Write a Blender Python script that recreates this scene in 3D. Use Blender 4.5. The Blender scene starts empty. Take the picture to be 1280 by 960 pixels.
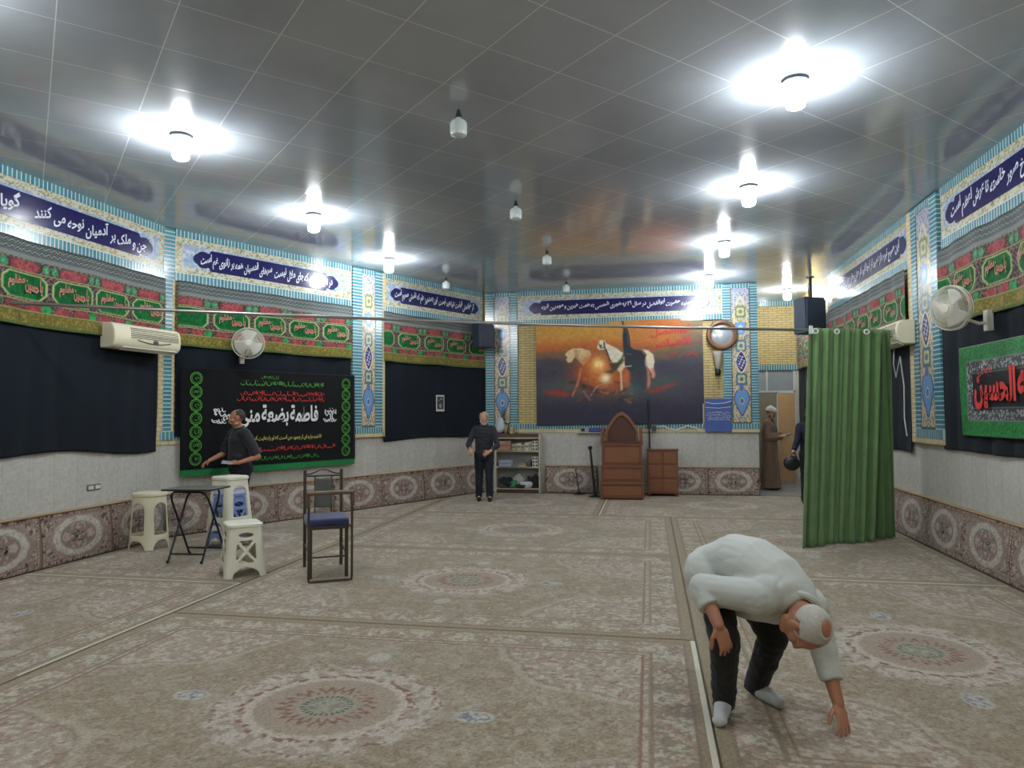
import bpy, bmesh, math, random, unicodedata
import numpy as np
from mathutils import Vector, Matrix

scene = bpy.context.scene
COL = scene.collection
random.seed(7); RNG = np.random.default_rng(7)
PI = math.pi

# ------------------------------------------------------------------ camera, world, exposure
ROOM_H = 4.075; XL = -6.285; XR = 3.281; YB = 14.167; YC = 8.188; XE = -3.35; YN = 16.6; XN = 2.05; YF = -3.2
cam_d = bpy.data.cameras.new('camera'); cam_d.sensor_width = 36; cam_d.lens = 36*881.45/1280
cam_d.clip_start = 0.05; cam_d.clip_end = 100
cam = bpy.data.objects.new('camera', cam_d); COL.objects.link(cam)
_p, _y, _r = .0423, .1917, -.0062
_right = Vector((math.cos(_y), math.sin(_y), 0)); _fl = Vector((-math.sin(_y), math.cos(_y), 0))
_fwd = _fl*math.cos(_p)+Vector((0, 0, math.sin(_p))); _up = Vector((0, 0, math.cos(_p)))-_fl*math.sin(_p)
_r2 = _right*math.cos(_r)+_up*math.sin(_r); _u2 = _up*math.cos(_r)-_right*math.sin(_r)
cam.matrix_world = Matrix(((_r2.x, _u2.x, -_fwd.x, 0), (_r2.y, _u2.y, -_fwd.y, 0), (_r2.z, _u2.z, -_fwd.z, 1.58), (0, 0, 0, 1)))
scene.camera = cam
world = bpy.data.worlds.new('world'); scene.world = world; world.use_nodes = True
world.node_tree.nodes['Background'].inputs[0].default_value = (.75, .85, 1, 1)
world.node_tree.nodes['Background'].inputs[1].default_value = .05
vs = scene.view_settings
vs.view_transform = 'Standard'; vs.look = 'None'; vs.gamma = 1.0; vs.use_curve_mapping = False
vs.exposure = 0.35
LAMP_STRENGTH = 235.0
LAMP_COLOR = (.94, .97, 1.0)

# ------------------------------------------------------------------ helpers: colour and materials
def lin(c):
    c = np.asarray(c, float)/255.0
    return np.where(c <= .04045, c/12.92, ((c+.055)/1.055)**2.4)
def L4(c): return tuple(lin(c))+(1.0,)
MATS = {}
def mat(name, col, rough=.6, metal=0, spec=.5, noise=0, nscale=8, bump=0, bscale=60, emit=0, alpha=1, sheen=0):
    """procedural principled material, optional noise mottling and bump"""
    if name in MATS: return MATS[name]
    m = bpy.data.materials.new(name); m.use_nodes = True; nt = m.node_tree; b = nt.nodes['Principled BSDF']
    b.inputs['Roughness'].default_value = rough; b.inputs['Metallic'].default_value = metal
    b.inputs['Specular IOR Level'].default_value = spec
    b.inputs['Base Color'].default_value = L4(col)
    if sheen: b.inputs['Sheen Weight'].default_value = sheen
    tc = nt.nodes.new('ShaderNodeTexCoord')
    if noise:
        n = nt.nodes.new('ShaderNodeTexNoise'); n.inputs['Scale'].default_value = nscale; n.inputs['Detail'].default_value = 5
        nt.links.new(tc.outputs['Object'], n.inputs['Vector'])
        mx = nt.nodes.new('ShaderNodeMix'); mx.data_type = 'RGBA'
        mx.inputs['A'].default_value = tuple(max(0, x*(1-noise)) for x in lin(col))+(1,)
        mx.inputs['B'].default_value = tuple(min(1, x*(1+noise)) for x in lin(col))+(1,)
        nt.links.new(n.outputs['Fac'], mx.inputs['Factor']); nt.links.new(mx.outputs['Result'], b.inputs['Base Color'])
    if bump:
        n2 = nt.nodes.new('ShaderNodeTexNoise'); n2.inputs['Scale'].default_value = bscale; n2.inputs['Detail'].default_value = 4
        nt.links.new(tc.outputs['Object'], n2.inputs['Vector'])
        bp = nt.nodes.new('ShaderNodeBump'); bp.inputs['Strength'].default_value = bump; bp.inputs['Distance'].default_value = .01
        nt.links.new(n2.outputs['Fac'], bp.inputs['Height']); nt.links.new(bp.outputs['Normal'], b.inputs['Normal'])
    if emit:
        b.inputs['Emission Color'].default_value = tuple(LAMP_COLOR)+(1,); b.inputs['Emission Strength'].default_value = emit
    if alpha < 1: b.inputs['Alpha'].default_value = alpha
    MATS[name] = m; return m
def mat_attr(name, rough=.8, spec=.3, grain=.25, gscale=120, sheen=0, bump=0):
    """woven / printed / glazed surface: colour attribute 'pattern' broken up by a fine noise grain"""
    if name in MATS: return MATS[name]
    m = bpy.data.materials.new(name); m.use_nodes = True; nt = m.node_tree; b = nt.nodes['Principled BSDF']
    b.inputs['Roughness'].default_value = rough; b.inputs['Specular IOR Level'].default_value = spec
    if sheen: b.inputs['Sheen Weight'].default_value = sheen
    at = nt.nodes.new('ShaderNodeAttribute'); at.attribute_name = 'pattern'
    tc = nt.nodes.new('ShaderNodeTexCoord')
    n = nt.nodes.new('ShaderNodeTexNoise'); n.inputs['Scale'].default_value = gscale; n.inputs['Detail'].default_value = 3
    nt.links.new(tc.outputs['Object'], n.inputs['Vector'])
    mr = nt.nodes.new('ShaderNodeMapRange'); mr.inputs['From Min'].default_value = .25; mr.inputs['From Max'].default_value = .75
    mr.inputs['To Min'].default_value = 1-grain; mr.inputs['To Max'].default_value = 1+grain
    nt.links.new(n.outputs['Fac'], mr.inputs['Value'])
    mx = nt.nodes.new('ShaderNodeVectorMath'); mx.operation = 'SCALE'
    nt.links.new(at.outputs['Color'], mx.inputs[0]); nt.links.new(mr.outputs['Result'], mx.inputs['Scale'])
    nt.links.new(mx.outputs['Vector'], b.inputs['Base Color'])
    if bump:
        bp = nt.nodes.new('ShaderNodeBump'); bp.inputs['Strength'].default_value = bump; bp.inputs['Distance'].default_value = .006
        nt.links.new(n.outputs['Fac'], bp.inputs['Height']); nt.links.new(bp.outputs['Normal'], b.inputs['Normal'])
    MATS[name] = m; return m
def mat_brick(name, c1, c2, cm, bw, rh, mortar, offset=.5, rough=.5, spec=.4, rot=0.0, bump=.3, wallmap=False, noise=0, nscale=3, loc=(0, 0, 0), smooth=.1, bias=0.0, dots=0):
    """brick / tile grid in metres; wallmap maps local x,z to the grid plane"""
    if name in MATS: return MATS[name]
    m = bpy.data.materials.new(name); m.use_nodes = True; nt = m.node_tree; b = nt.nodes['Principled BSDF']
    b.inputs['Roughness'].default_value = rough; b.inputs['Specular IOR Level'].default_value = spec
    tc = nt.nodes.new('ShaderNodeTexCoord'); vec = tc.outputs['Object']
    if wallmap:
        sp = nt.nodes.new('ShaderNodeSeparateXYZ'); cb = nt.nodes.new('ShaderNodeCombineXYZ')
        nt.links.new(vec, sp.inputs[0]); nt.links.new(sp.outputs['X'], cb.inputs['X']); nt.links.new(sp.outputs['Z'], cb.inputs['Y'])
        vec = cb.outputs[0]
    mp = nt.nodes.new('ShaderNodeMapping'); mp.inputs['Rotation'].default_value = (0, 0, rot); mp.inputs['Location'].default_value = loc
    nt.links.new(vec, mp.inputs['Vector'])
    br = nt.nodes.new('ShaderNodeTexBrick'); br.offset = offset; br.inputs['Scale'].default_value = 1
    br.inputs['Color1'].default_value = L4(c1); br.inputs['Color2'].default_value = L4(c2); br.inputs['Mortar'].default_value = L4(cm)
    br.inputs['Brick Width'].default_value = bw; br.inputs['Row Height'].default_value = rh
    br.inputs['Mortar Size'].default_value = mortar; br.inputs['Mortar Smooth'].default_value = smooth; br.inputs['Bias'].default_value = bias
    nt.links.new(mp.outputs[0], br.inputs['Vector'])
    out = br.outputs['Color']
    if noise:
        n = nt.nodes.new('ShaderNodeTexNoise'); n.inputs['Scale'].default_value = nscale; n.inputs['Detail'].default_value = 8; n.inputs['Roughness'].default_value = .65
        nt.links.new(tc.outputs['Object'], n.inputs['Vector'])
        mr = nt.nodes.new('ShaderNodeMapRange'); mr.inputs['From Min'].default_value = .3; mr.inputs['From Max'].default_value = .7
        mr.inputs['To Min'].default_value = 1-noise; mr.inputs['To Max'].default_value = 1+noise
        nt.links.new(n.outputs['Fac'], mr.inputs['Value'])
        mx = nt.nodes.new('ShaderNodeVectorMath'); mx.operation = 'SCALE'
        nt.links.new(out, mx.inputs[0]); nt.links.new(mr.outputs['Result'], mx.inputs['Scale']); out = mx.outputs['Vector']
    nt.links.new(out, b.inputs['Base Color'])
    if bump:
        bp = nt.nodes.new('ShaderNodeBump'); bp.inputs['Strength'].default_value = bump; bp.inputs['Distance'].default_value = .004; bp.invert = True
        h = br.outputs['Fac']
        if dots:
            vo = nt.nodes.new('ShaderNodeTexVoronoi'); vo.inputs['Scale'].default_value = dots; vo.inputs['Randomness'].default_value = .15
            nt.links.new(mp.outputs[0], vo.inputs['Vector'])
            ad = nt.nodes.new('ShaderNodeMath'); ad.operation = 'MULTIPLY_ADD'; ad.inputs[1].default_value = .06
            nt.links.new(vo.outputs['Distance'], ad.inputs[0]); nt.links.new(br.outputs['Fac'], ad.inputs[2]); h = ad.outputs[0]
        nt.links.new(h, bp.inputs['Height']); nt.links.new(bp.outputs['Normal'], b.inputs['Normal'])
    MATS[name] = m; return m

# ------------------------------------------------------------------ helpers: meshes and objects
def link(name, me, m, parent=None):
    o = bpy.data.objects.new(name, me); COL.objects.link(o)
    if m is not None:
        for q in (m if isinstance(m, (list, tuple)) else [m]): me.materials.append(q)
    if parent is not None: o.parent = parent
    return o
class MB:
    """collects shapes and links them as one mesh object"""
    def __init__(s): s.v = []; s.f = []; s.mi = []; s.cur = 0
    def add(s, vs_, fs_):
        b = len(s.v); s.v += [tuple(map(float, v)) for v in vs_]; s.f += [tuple(i+b for i in f) for f in fs_]; s.mi += [s.cur]*len(fs_)
        return s
    def box(s, c, d, rz=0, M=None):
        x, y, z = d[0]/2, d[1]/2, d[2]/2
        vs_ = [Vector((a*x, b*y, e*z)) for a in (-1, 1) for b in (-1, 1) for e in (-1, 1)]
        if M is None: M = Matrix.Rotation(rz, 3, 'Z')
        vs_ = [M@v+Vector(c) for v in vs_]
        return s.add(vs_, [(0, 1, 3, 2), (4, 6, 7, 5), (0, 4, 5, 1), (2, 3, 7, 6), (0, 2, 6, 4), (1, 5, 7, 3)])
    def span(s, a, b):
        return s.box([(a[i]+b[i])/2 for i in range(3)], [abs(b[i]-a[i]) for i in range(3)])
    def tube(s, path, r, n=10, caps=True, closed=False):
        P = [Vector(p) for p in path]; k = len(P)
        R = r if isinstance(r, (list, tuple)) else [r]*k
        T = []
        for i in range(k):
            if closed: t = P[(i+1) % k]-P[i-1]
            else: t = P[min(i+1, k-1)]-P[max(i-1, 0)]
            T.append(t.normalized() if t.length > 1e-9 else Vector((0, 0, 1)))
        a = Vector((0, 0, 1)) if abs(T[0].z) < .9 else Vector((1, 0, 0))
        N = (a-T[0]*a.dot(T[0])).normalized(); vs_ = []; fs_ = []
        for i in range(k):
            N = (N-T[i]*N.dot(T[i])).normalized(); B = T[i].cross(N)
            vs_ += [P[i]+(N*math.cos(2*PI*j/n)+B*math.sin(2*PI*j/n))*R[i] for j in range(n)]
        for i in range(k if closed else k-1):
            i2 = (i+1) % k
            for j in range(n): fs_.append((i*n+j, i*n+(j+1) % n, i2*n+(j+1) % n, i2*n+j))
        if caps and not closed: fs_ += [tuple(range(n))[::-1], tuple(range((k-1)*n, k*n))]
        return s.add(vs_, fs_)
    def bar(s, a, b, w, h):
        """square bar between two points"""
        a, b = Vector(a), Vector(b); t = (b-a).normalized()
        u = Vector((0, 0, 1)) if abs(t.z) < .95 else Vector((0, 1, 0))
        x = t.cross(u).normalized(); y = x.cross(t)
        vs_ = [p+x*i*w/2+y*j*h/2 for p in (a, b) for i, j in ((-1, -1), (1, -1), (1, 1), (-1, 1))]
        return s.add(vs_, [(3, 2, 1, 0), (4, 5, 6, 7), (0, 1, 5, 4), (1, 2, 6, 5), (2, 3, 7, 6), (3, 0, 4, 7)])
    def lathe(s, prof, c=(0, 0, 0), n=24, M=None, caps=True):
        M = M or Matrix.Identity(3); c = Vector(c); vs_ = []; fs_ = []
        for r, z in prof: vs_ += [c+M@Vector((r*math.cos(2*PI*j/n), r*math.sin(2*PI*j/n), z)) for j in range(n)]
        for i in range(len(prof)-1):
            for j in range(n): fs_.append((i*n+j, i*n+(j+1) % n, (i+1)*n+(j+1) % n, (i+1)*n+j))
        if caps: fs_ += [tuple(range(n))[::-1], tuple(range((len(prof)-1)*n, len(prof)*n))]
        return s.add(vs_, fs_)
    def prism(s, poly, y0, y1):
        """polygon in local x,z extruded along local y"""
        n = len(poly); vs_ = [(x, y0, z) for x, z in poly]+[(x, y1, z) for x, z in poly]
        return s.add(vs_, [tuple(range(n))[::-1], tuple(range(n, 2*n))]+[(i, (i+1) % n, n+(i+1) % n, n+i) for i in range(n)])
    def ball(s, c, r, n=12, M=None):
        k = n//2+1; r = r if isinstance(r, (tuple, list)) else (r, r, r)
        M = M or Matrix.Identity(3); c = Vector(c); vs_ = []; fs_ = []
        for i in range(k+1):
            t = PI*i/k
            if i in (0, k): vs_.append(c+M@Vector((0, 0, r[2]*math.cos(t))))
            else: vs_ += [c+M@Vector((r[0]*math.sin(t)*math.cos(2*PI*j/n), r[1]*math.sin(t)*math.sin(2*PI*j/n), r[2]*math.cos(t))) for j in range(n)]
        last = 1+(k-1)*n
        for j in range(n):
            fs_.append((0, 1+j, 1+(j+1) % n)); fs_.append((last, 1+(k-2)*n+(j+1) % n, 1+(k-2)*n+j))
        for i in range(k-2):
            for j in range(n): fs_.append((1+i*n+j, 1+(i+1)*n+j, 1+(i+1)*n+(j+1) % n, 1+i*n+(j+1) % n))
        return s.add(vs_, fs_)
    def mesh(s, name, smooth=True, angle=40):
        me = bpy.data.meshes.new(name); me.from_pydata(s.v, [], s.f); me.validate()
        if smooth and len(me.polygons):
            me.polygons.foreach_set('use_smooth', [True]*len(me.polygons))
            me.set_sharp_from_angle(angle=math.radians(angle))
        if any(s.mi) and len(me.polygons) == len(s.mi): me.polygons.foreach_set('material_index', s.mi)
        return me
    def build(s, name, m, parent=None, bevel=0, smooth=True, angle=40, seg=2):
        o = link(name, s.mesh(name, smooth, angle), m, parent)
        if bevel:
            b = o.modifiers.new('bevel', 'BEVEL'); b.width = bevel; b.segments = seg; b.limit_method = 'ANGLE'; b.angle_limit = math.radians(35)
        return o
def thing(name, label, cat, loc=(0, 0, 0), rz=0, group=None):
    o = bpy.data.objects.new(name, None); COL.objects.link(o); o.empty_display_size = .1
    o.location = loc; o.rotation_euler = (0, 0, rz)
    return tag(o, label, cat, group)
def tag(o, label, cat, group=None):
    o['label'] = label; o['category'] = cat
    if group: o['group'] = group
    return o
def struct(o, label=None):
    o['kind'] = 'structure'
    if label: o['label'] = label; o['category'] = 'room'
    return o
WALLS = {'L': ((XL, 0), PI/2), 'C': ((XL, YC), math.atan2(YB-YC, XE-XL)), 'B': ((0, YB), 0.0), 'R': ((XR, 0), -PI/2), 'N': ((0, YN), 0.0)}
def wpt(w, along, z=0, off=0):
    """point on a wall: along = distance (y on the side walls, x on the rear), off = towards the room"""
    (ox, oy), rz = WALLS[w]
    if w == 'R': along = -along
    return Vector((ox+math.cos(rz)*along+math.sin(rz)*off, oy+math.sin(rz)*along-math.cos(rz)*off, z))
def wthing(name, label, cat, w, along, z, off=0, group=None):
    return thing(name, label, cat, wpt(w, along, z, off), WALLS[w][1], group)
def place(o, w, along, z, off=0):
    o.location = wpt(w, along, z, off); o.rotation_euler = (0, 0, WALLS[w][1]); return o

def grid_mesh(name, xs, ys, fn, to3, keep=None, thick=0):
    """regular sheet with a colour per vertex; fn(X,Y)->rgb (0-255), to3(X,Y)->xyz arrays"""
    X, Y = np.meshgrid(xs, ys); nx, ny = len(xs), len(ys)
    V = np.stack(to3(X, Y), -1).reshape(-1, 3); colr = lin(np.clip(fn(X, Y), 0, 255)).reshape(-1, 3)
    i = (np.arange(ny-1)[:, None]*nx+np.arange(nx-1)[None, :])
    F = np.stack([i, i+1, i+nx+1, i+nx], -1).reshape(-1, 4)
    if keep is not None:
        cxm = ((X[:-1, :-1]+X[1:, 1:])/2).ravel(); cym = ((Y[:-1, :-1]+Y[1:, 1:])/2).ravel()
        F = F[keep(cxm, cym)]
        used = np.unique(F); mp = -np.ones(len(V), int); mp[used] = np.arange(len(used)); V = V[used]; colr = colr[used]; F = mp[F]
    me = bpy.data.meshes.new(name)
    me.vertices.add(len(V)); me.vertices.foreach_set('co', V.ravel().astype(np.float32))
    me.loops.add(F.size); me.loops.foreach_set('vertex_index', F.ravel().astype(np.int32))
    me.polygons.add(len(F)); me.polygons.foreach_set('loop_start', np.arange(0, F.size, 4, dtype=np.int32))
    me.update(calc_edges=True); me.validate()
    me.polygons.foreach_set('use_smooth', [True]*len(F))
    a = me.color_attributes.new('pattern', 'FLOAT_COLOR', 'POINT')
    a.data.foreach_set('color', np.concatenate([colr, np.ones((len(colr), 1))], 1).ravel().astype(np.float32))
    return me
def solid(o, t, off=-1):
    m = o.modifiers.new('thickness', 'SOLIDIFY'); m.thickness = t; m.offset = off; return o

# ------------------------------------------------------------------ helpers: value noise for woven patterns
def vnoise(X, Y, scale, seed=0):
    x = X*scale+seed*17.3; y = Y*scale+seed*9.1
    xi = np.floor(x); yi = np.floor(y); fx = x-xi; fy = y-yi; fx = fx*fx*(3-2*fx); fy = fy*fy*(3-2*fy)
    h = lambda a, b: np.modf(np.abs(np.sin(a*127.1+b*311.7+seed*74.7)*43758.5453))[0]
    return (h(xi, yi)*(1-fx)+h(xi+1, yi)*fx)*(1-fy)+(h(xi, yi+1)*(1-fx)+h(xi+1, yi+1)*fx)*fy
def sm(a, b, x): t = np.clip((x-a)/(b-a), 0, 1); return t*t*(3-2*t)
def mixc(base, c, w): w = np.clip(w, 0, 1)[..., None]; return base*(1-w)+np.asarray(c, float)*w

# ------------------------------------------------------------------ helpers: Persian lettering
FORMS = {}
for cp in list(range(0xFB50, 0xFE00))+list(range(0xFE70, 0xFEFD)):
    d = unicodedata.decomposition(chr(cp)).split()
    if len(d) >= 2 and d[0] in ('<isolated>', '<initial>', '<medial>', '<final>'):
        FORMS.setdefault(''.join(chr(int(q, 16)) for q in d[1:]), {}).setdefault(d[0][1:-1], chr(cp))
def shape_word(w):
    w = w.replace('\u0643', '\u06a9').replace('\u064a', '\u06cc'); out = []; items = []; i = 0
    while i < len(w):
        if w[i] == '\u0644' and i+1 < len(w) and w[i+1] in '\u0627\u0622': items.append(w[i:i+2]); i += 2
        elif '\u064b' <= w[i] <= '\u0652': i += 1
        else: items.append(w[i]); i += 1
    joins = lambda c: 'initial' in FORMS.get(c, {})
    for k, c in enumerate(items):
        prev = k > 0 and joins(items[k-1]) and 'final' in FORMS.get(c, {})
        nxt = k+1 < len(items) and joins(c) and 'final' in FORMS.get(items[k+1], {})
        f = FORMS.get(c, {}); key = 'medial' if prev and nxt else 'final' if prev else 'initial' if nxt else 'isolated'
        out.append(f.get(key, f.get('isolated', c)))
    return ''.join(reversed(out))
_fc = bpy.data.curves.new('lettering', 'FONT'); _fc.resolution_u = 2; _fo = bpy.data.objects.new('lettering', _fc)
_bench = bpy.data.scenes.new('bench'); _bench.collection.objects.link(_fo)   # scratch scene for melting and lettering, removed at the end
def bench_mesh(ob):
    vl = _bench.view_layers[0]; vl.update(); dg = vl.depsgraph; return bpy.data.meshes.new_from_object(ob.evaluated_get(dg))
_tcache = {}
def raw_text(s, bold):
    if (s, bold) in _tcache: return _tcache[(s, bold)]
    _fc.body = s; _fc.offset = bold
    me = bench_mesh(_fo)
    v = np.array([q.co[:2] for q in me.vertices]) if len(me.vertices) else np.zeros((0, 2)); f = [tuple(p.vertices) for p in me.polygons]
    bpy.data.meshes.remove(me); _tcache[(s, bold)] = (v, f); return v, f
def text_shape(s, width, height, slope=.0, bold=.012, gap=.22, persian=True, squeeze=1.0):
    """word-by-word lettering laid out right to left, returns 2D verts centred on 0 and faces"""
    V = []; F = []; n = 0; x = 0.0
    for w in s.split(' '):
        if not w: x -= gap*1.6; continue
        v, f = raw_text(shape_word(w) if persian else w, bold)
        if len(v) == 0: continue
        v = v.copy(); w0, w1 = v[:, 0].min(), v[:, 0].max()
        yy = v[:, 1]+slope*(v[:, 0]-(w0+w1)/2)
        vv = np.stack([v[:, 0]-w1+x, yy], 1); V.append(vv); F += [tuple(i+n for i in q) for q in f]; n += len(v); x -= (w1-w0)*squeeze+gap
    V = np.concatenate(V); lo = V.min(0); hi = V.max(0); V = (V-(lo+hi)/2)
    V[:, 0] *= width/(hi[0]-lo[0]); V[:, 1] *= height/(hi[1]-lo[1]); return V, F
def letter(mb, s, x, z, width, height, y=-.004, slope=.12, **k):
    V, F = text_shape(s, width, height, slope, **k)
    mb.add([(x+a, y, z+b) for a, b in V], [tuple(f) for f in F]); return mb
def stroke(mb, pts, w, y=-.004):
    """calligraphic ribbon: thickness swells along the stroke"""
    P = np.array(pts, float); k = len(P); T = np.gradient(P, axis=0); T /= (np.linalg.norm(T, axis=1)[:, None]+1e-9); N = np.stack([-T[:, 1], T[:, 0]], 1)
    ww = w*(.35+.65*np.abs(np.sin(np.linspace(.3, PI-.2, k)+.6*np.arctan2(T[:, 1], T[:, 0]))))[:, None]/2
    A = P+N*ww; B = P-N*ww; vs_ = [(a[0], y, a[1]) for a in A]+[(b[0], y, b[1]) for b in B]
    mb.add(vs_, [(i, i+1, k+i+1, k+i) for i in range(k-1)])
def scribble(mb, x, z, width, height, seed, y=-.004, pen=None):
    """a line of illegible small script made of strokes, bowls and dots"""
    r = random.Random(seed); pen = pen or height*.16; cx = x+width/2
    while cx > x-width/2+height*.4:
        kind = r.random(); w = height*r.uniform(.35, .9)
        if kind < .3: stroke(mb, [(cx, z-height*.25), (cx-.02*height, z+height*.5)], pen, y); w = height*.22
        elif kind < .7:
            stroke(mb, [(cx-w*t, z-height*.25-height*.22*math.sin(PI*t)+height*.15*(t > .9)) for t in np.linspace(0, 1, 7)], pen, y)
        else:
            stroke(mb, [(cx-w*.5+w*.45*math.cos(t), z+height*.28*math.sin(t)) for t in np.linspace(-.5, 4.6, 9)], pen, y)
        if r.random() < .6:
            dx = cx-w*.4; dz = z+height*r.choice([.42, -.5]); q = pen*.5
            mb.add([(dx-q, y, dz), (dx, y, dz-q), (dx+q, y, dz), (dx, y, dz+q)], [(0, 1, 2, 3)])
        cx -= w+height*.06
    return mb

# ------------------------------------------------------------------ the room shell
M_brick = mat_brick('yellow_brick', (196, 178, 122), (186, 166, 110), (112, 92, 62), .19, .052, .005, rough=.55, wallmap=True, noise=.12, nscale=6)
M_stone = mat_brick('stone_tile', (188, 187, 180), (180, 179, 172), (160, 159, 152), .31, .62, .0035, offset=0, rough=.55, wallmap=True, noise=.16, nscale=26, loc=(0, .06, 0), bump=.15)
M_teal_v = mat_brick('turquoise_upright_tile', (84, 142, 152), (64, 120, 140), (190, 206, 200), .053, .4, .007, offset=0, rough=.18, spec=.6, wallmap=True, noise=.12, nscale=9, loc=(0, .1, 0))
M_teal_h = mat_brick('turquoise_flat_tile', (82, 144, 156), (60, 120, 144), (188, 204, 200), 3.0, .053, .007, offset=0, rough=.18, spec=.6, wallmap=True, noise=.12, nscale=9, loc=(.7, 0, 0))
M_cream_brick = mat_brick('cream_brick', (206, 192, 150), (196, 180, 138), (150, 132, 100), .2, .06, .004, rough=.5, wallmap=True, noise=.1)
M_tilework = mat_attr('painted_tilework', rough=.2, spec=.6, grain=.16, gscale=70)
M_navy = mat('navy_glazed_tile', (28, 28, 84), rough=.16, spec=.6, noise=.14, nscale=5)
M_white_glaze = mat('white_lettering_glaze', (214, 218, 232), rough=.3, noise=.05)
M_ceiling = mat_brick('glossy_ceiling_panel', (172, 180, 188), (165, 174, 183), (228, 230, 230), .611, .611, .0055, offset=0, rough=.12, spec=.75, rot=math.radians(-45.6), bump=.08, noise=.05, nscale=2.5, loc=(-.11, .31, 0), smooth=.8, dots=42)
M_floor = mat('screed_floor', (112, 100, 84), rough=.85, noise=.1, nscale=5)
M_greytile = mat_brick('grey_floor_tile', (150, 150, 144), (142, 143, 138), (110, 110, 106), .4, .4, .004, offset=0, rough=.35, noise=.1)
M_woodtan = mat('tan_door_wood', (190, 152, 106), rough=.5, noise=.14, nscale=5)
M_metalgrey = mat('grey_metal', (120, 122, 122), rough=.4, metal=.6)
M_pale = mat('pale_paint', (196, 196, 188), rough=.5, noise=.05)
M_glass = mat('frosted_pane', (150, 156, 156), rough=.12, spec=.7, noise=.15, nscale=5)

b = MB()
cpt = [(XL, YF), (XR, YF), (XR, YN), (XN, YN), (XN, YB), (XE, YB), (XL, YC)]
def slab(z0, z1, pts):
    m = MB(); n = len(pts); m.add([(x, y, z0) for x, y in pts]+[(x, y, z1) for x, y in pts],
        [tuple(range(n))[::-1], tuple(range(n, 2*n))]+[(i, (i+1) % n, n+(i+1) % n, n+i) for i in range(n)]); return m
struct(slab(-.15, 0, cpt).build('floor', M_floor, smooth=False), 'concrete floor under the patterned carpets')
struct(slab(ROOM_H, ROOM_H+.15, cpt).build('ceiling', M_ceiling, smooth=False), 'glossy grey panelled ceiling laid on the diagonal')
fl = MB().span((XN, YB-.03, 0), (XR, YN, .006)).build('floor_entry', M_greytile, smooth=False); struct(fl, 'grey tiled entry floor by the wooden door')
def wall(name, w, a0, a1, label, tile=None, height=ROOM_H):
    rz = WALLS[w][1]; s = -1 if w == 'R' else 1; x0, x1 = sorted((s*a0, s*a1))
    o = MB().span((x0, 0, 0), (x1, .15, height)).build(name, M_brick, smooth=False)
    o.location = (*WALLS[w][0], 0); o.rotation_euler = (0, 0, rz); struct(o, label)
    MB().span((x0, -.02, 0), (x1, .01, 1.2)).build('stone_dado', M_stone, o, smooth=False)
    for (t0, t1) in (tile or [(a0, a1)]):
        q0, q1 = sorted((s*t0, s*t1))
        MB().span((q0, -.028, 1.2), (q1, .01, 1.27)).build('brick_course', M_cream_brick, o, smooth=False)
        MB().span((q0, -.024, 1.27), (q1, .01, 1.37)).build('tile_border', M_teal_v, o, smooth=False)
    return o
wall('wall_left', 'L', YF, YC, 'left wall with grey stone dado below the black cloth')
wall('wall_left_rear', 'C', 0, math.hypot(XE-XL, YB-YC), 'slanting left rear wall behind the black lettered banner')
wall('wall_rear', 'B', XE, XN, 'rear wall of yellow brick around the painted horse banner')
wall('wall_right', 'R', YF, YN, 'right wall with pale stone dado behind the green curtain', tile=[(YF, YN)])
o = MB().span((XL, -.15, 0), (XR, 0, ROOM_H)).build('wall_front', M_brick, smooth=False); o.location = (0, YF, 0); struct(o, 'brick wall on the side of the viewer')
o = MB().span((XN-.15, YB+.15, 0), (XN, YN, ROOM_H)).build('wall_entry_side', M_stone, smooth=False); struct(o, 'short stone side wall of the entry recess')
# entry recess: brick above, turquoise course, pane over the door
NW = MB()
NW.span((XN, 0, 2.64), (XR, .15, ROOM_H)); o = NW.build('wall_entry', M_brick, smooth=False); place(o, 'N', 0, 0); struct(o, 'yellow brick wall above the entry door')
MB().span((XN, -.03, 2.52), (XR, .1, 2.64)).build('tile_border', M_teal_v, o, smooth=False)
MB().span((XN, -.03, 3.96), (XR, .1, ROOM_H)).build('tile_border', M_teal_v, o, smooth=False)
MB().span((XN, 0, 0), (2.80, .12, 2.02)).build('stone_panel', mat('greenish_panel', (134, 128, 108), rough=.5, noise=.08), o, smooth=False)
MB().span((3.20, 0, 0), (XR, .12, 2.52)).build('stone_panel', M_stone, o, smooth=False)
o = MB().span((2.82, -.02, .03), (3.18, .03, 2.0)).build('door_1', M_woodtan, bevel=.006, smooth=False); place(o, 'N', 0, 0); struct(o, 'tan wooden door at the back of the entry recess')
MB().span((2.80, -.03, 0), (2.82, .05, 2.04)).span((3.18, -.03, 0), (3.20, .05, 2.04)).span((2.80, -.03, 2.0), (3.20, .05, 2.04)).build('door_frame', M_pale, o, smooth=False)
MB().tube([(2.86, -.06, 1.02), (2.94, -.06, 1.02)], .012).tube([(2.86, -.06, 1.02), (2.86, -.02, 1.02)], .01).build('door_handle', M_metalgrey, o)
o = MB().span((XN, .02, 2.04), (3.20, .04, 2.52)).build('window_1', M_glass, smooth=False); place(o, 'N', 0, 0); struct(o, 'frosted pane above the entry door')
f = MB()
for x in (XN+.02, 2.60, 3.18): f.span((x-.02, -.01, 2.04), (x+.02, .05, 2.52))
f.span((XN, -.01, 2.02), (3.20, .05, 2.06)); f.build('window_frame', M_pale, o, smooth=False)

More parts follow.
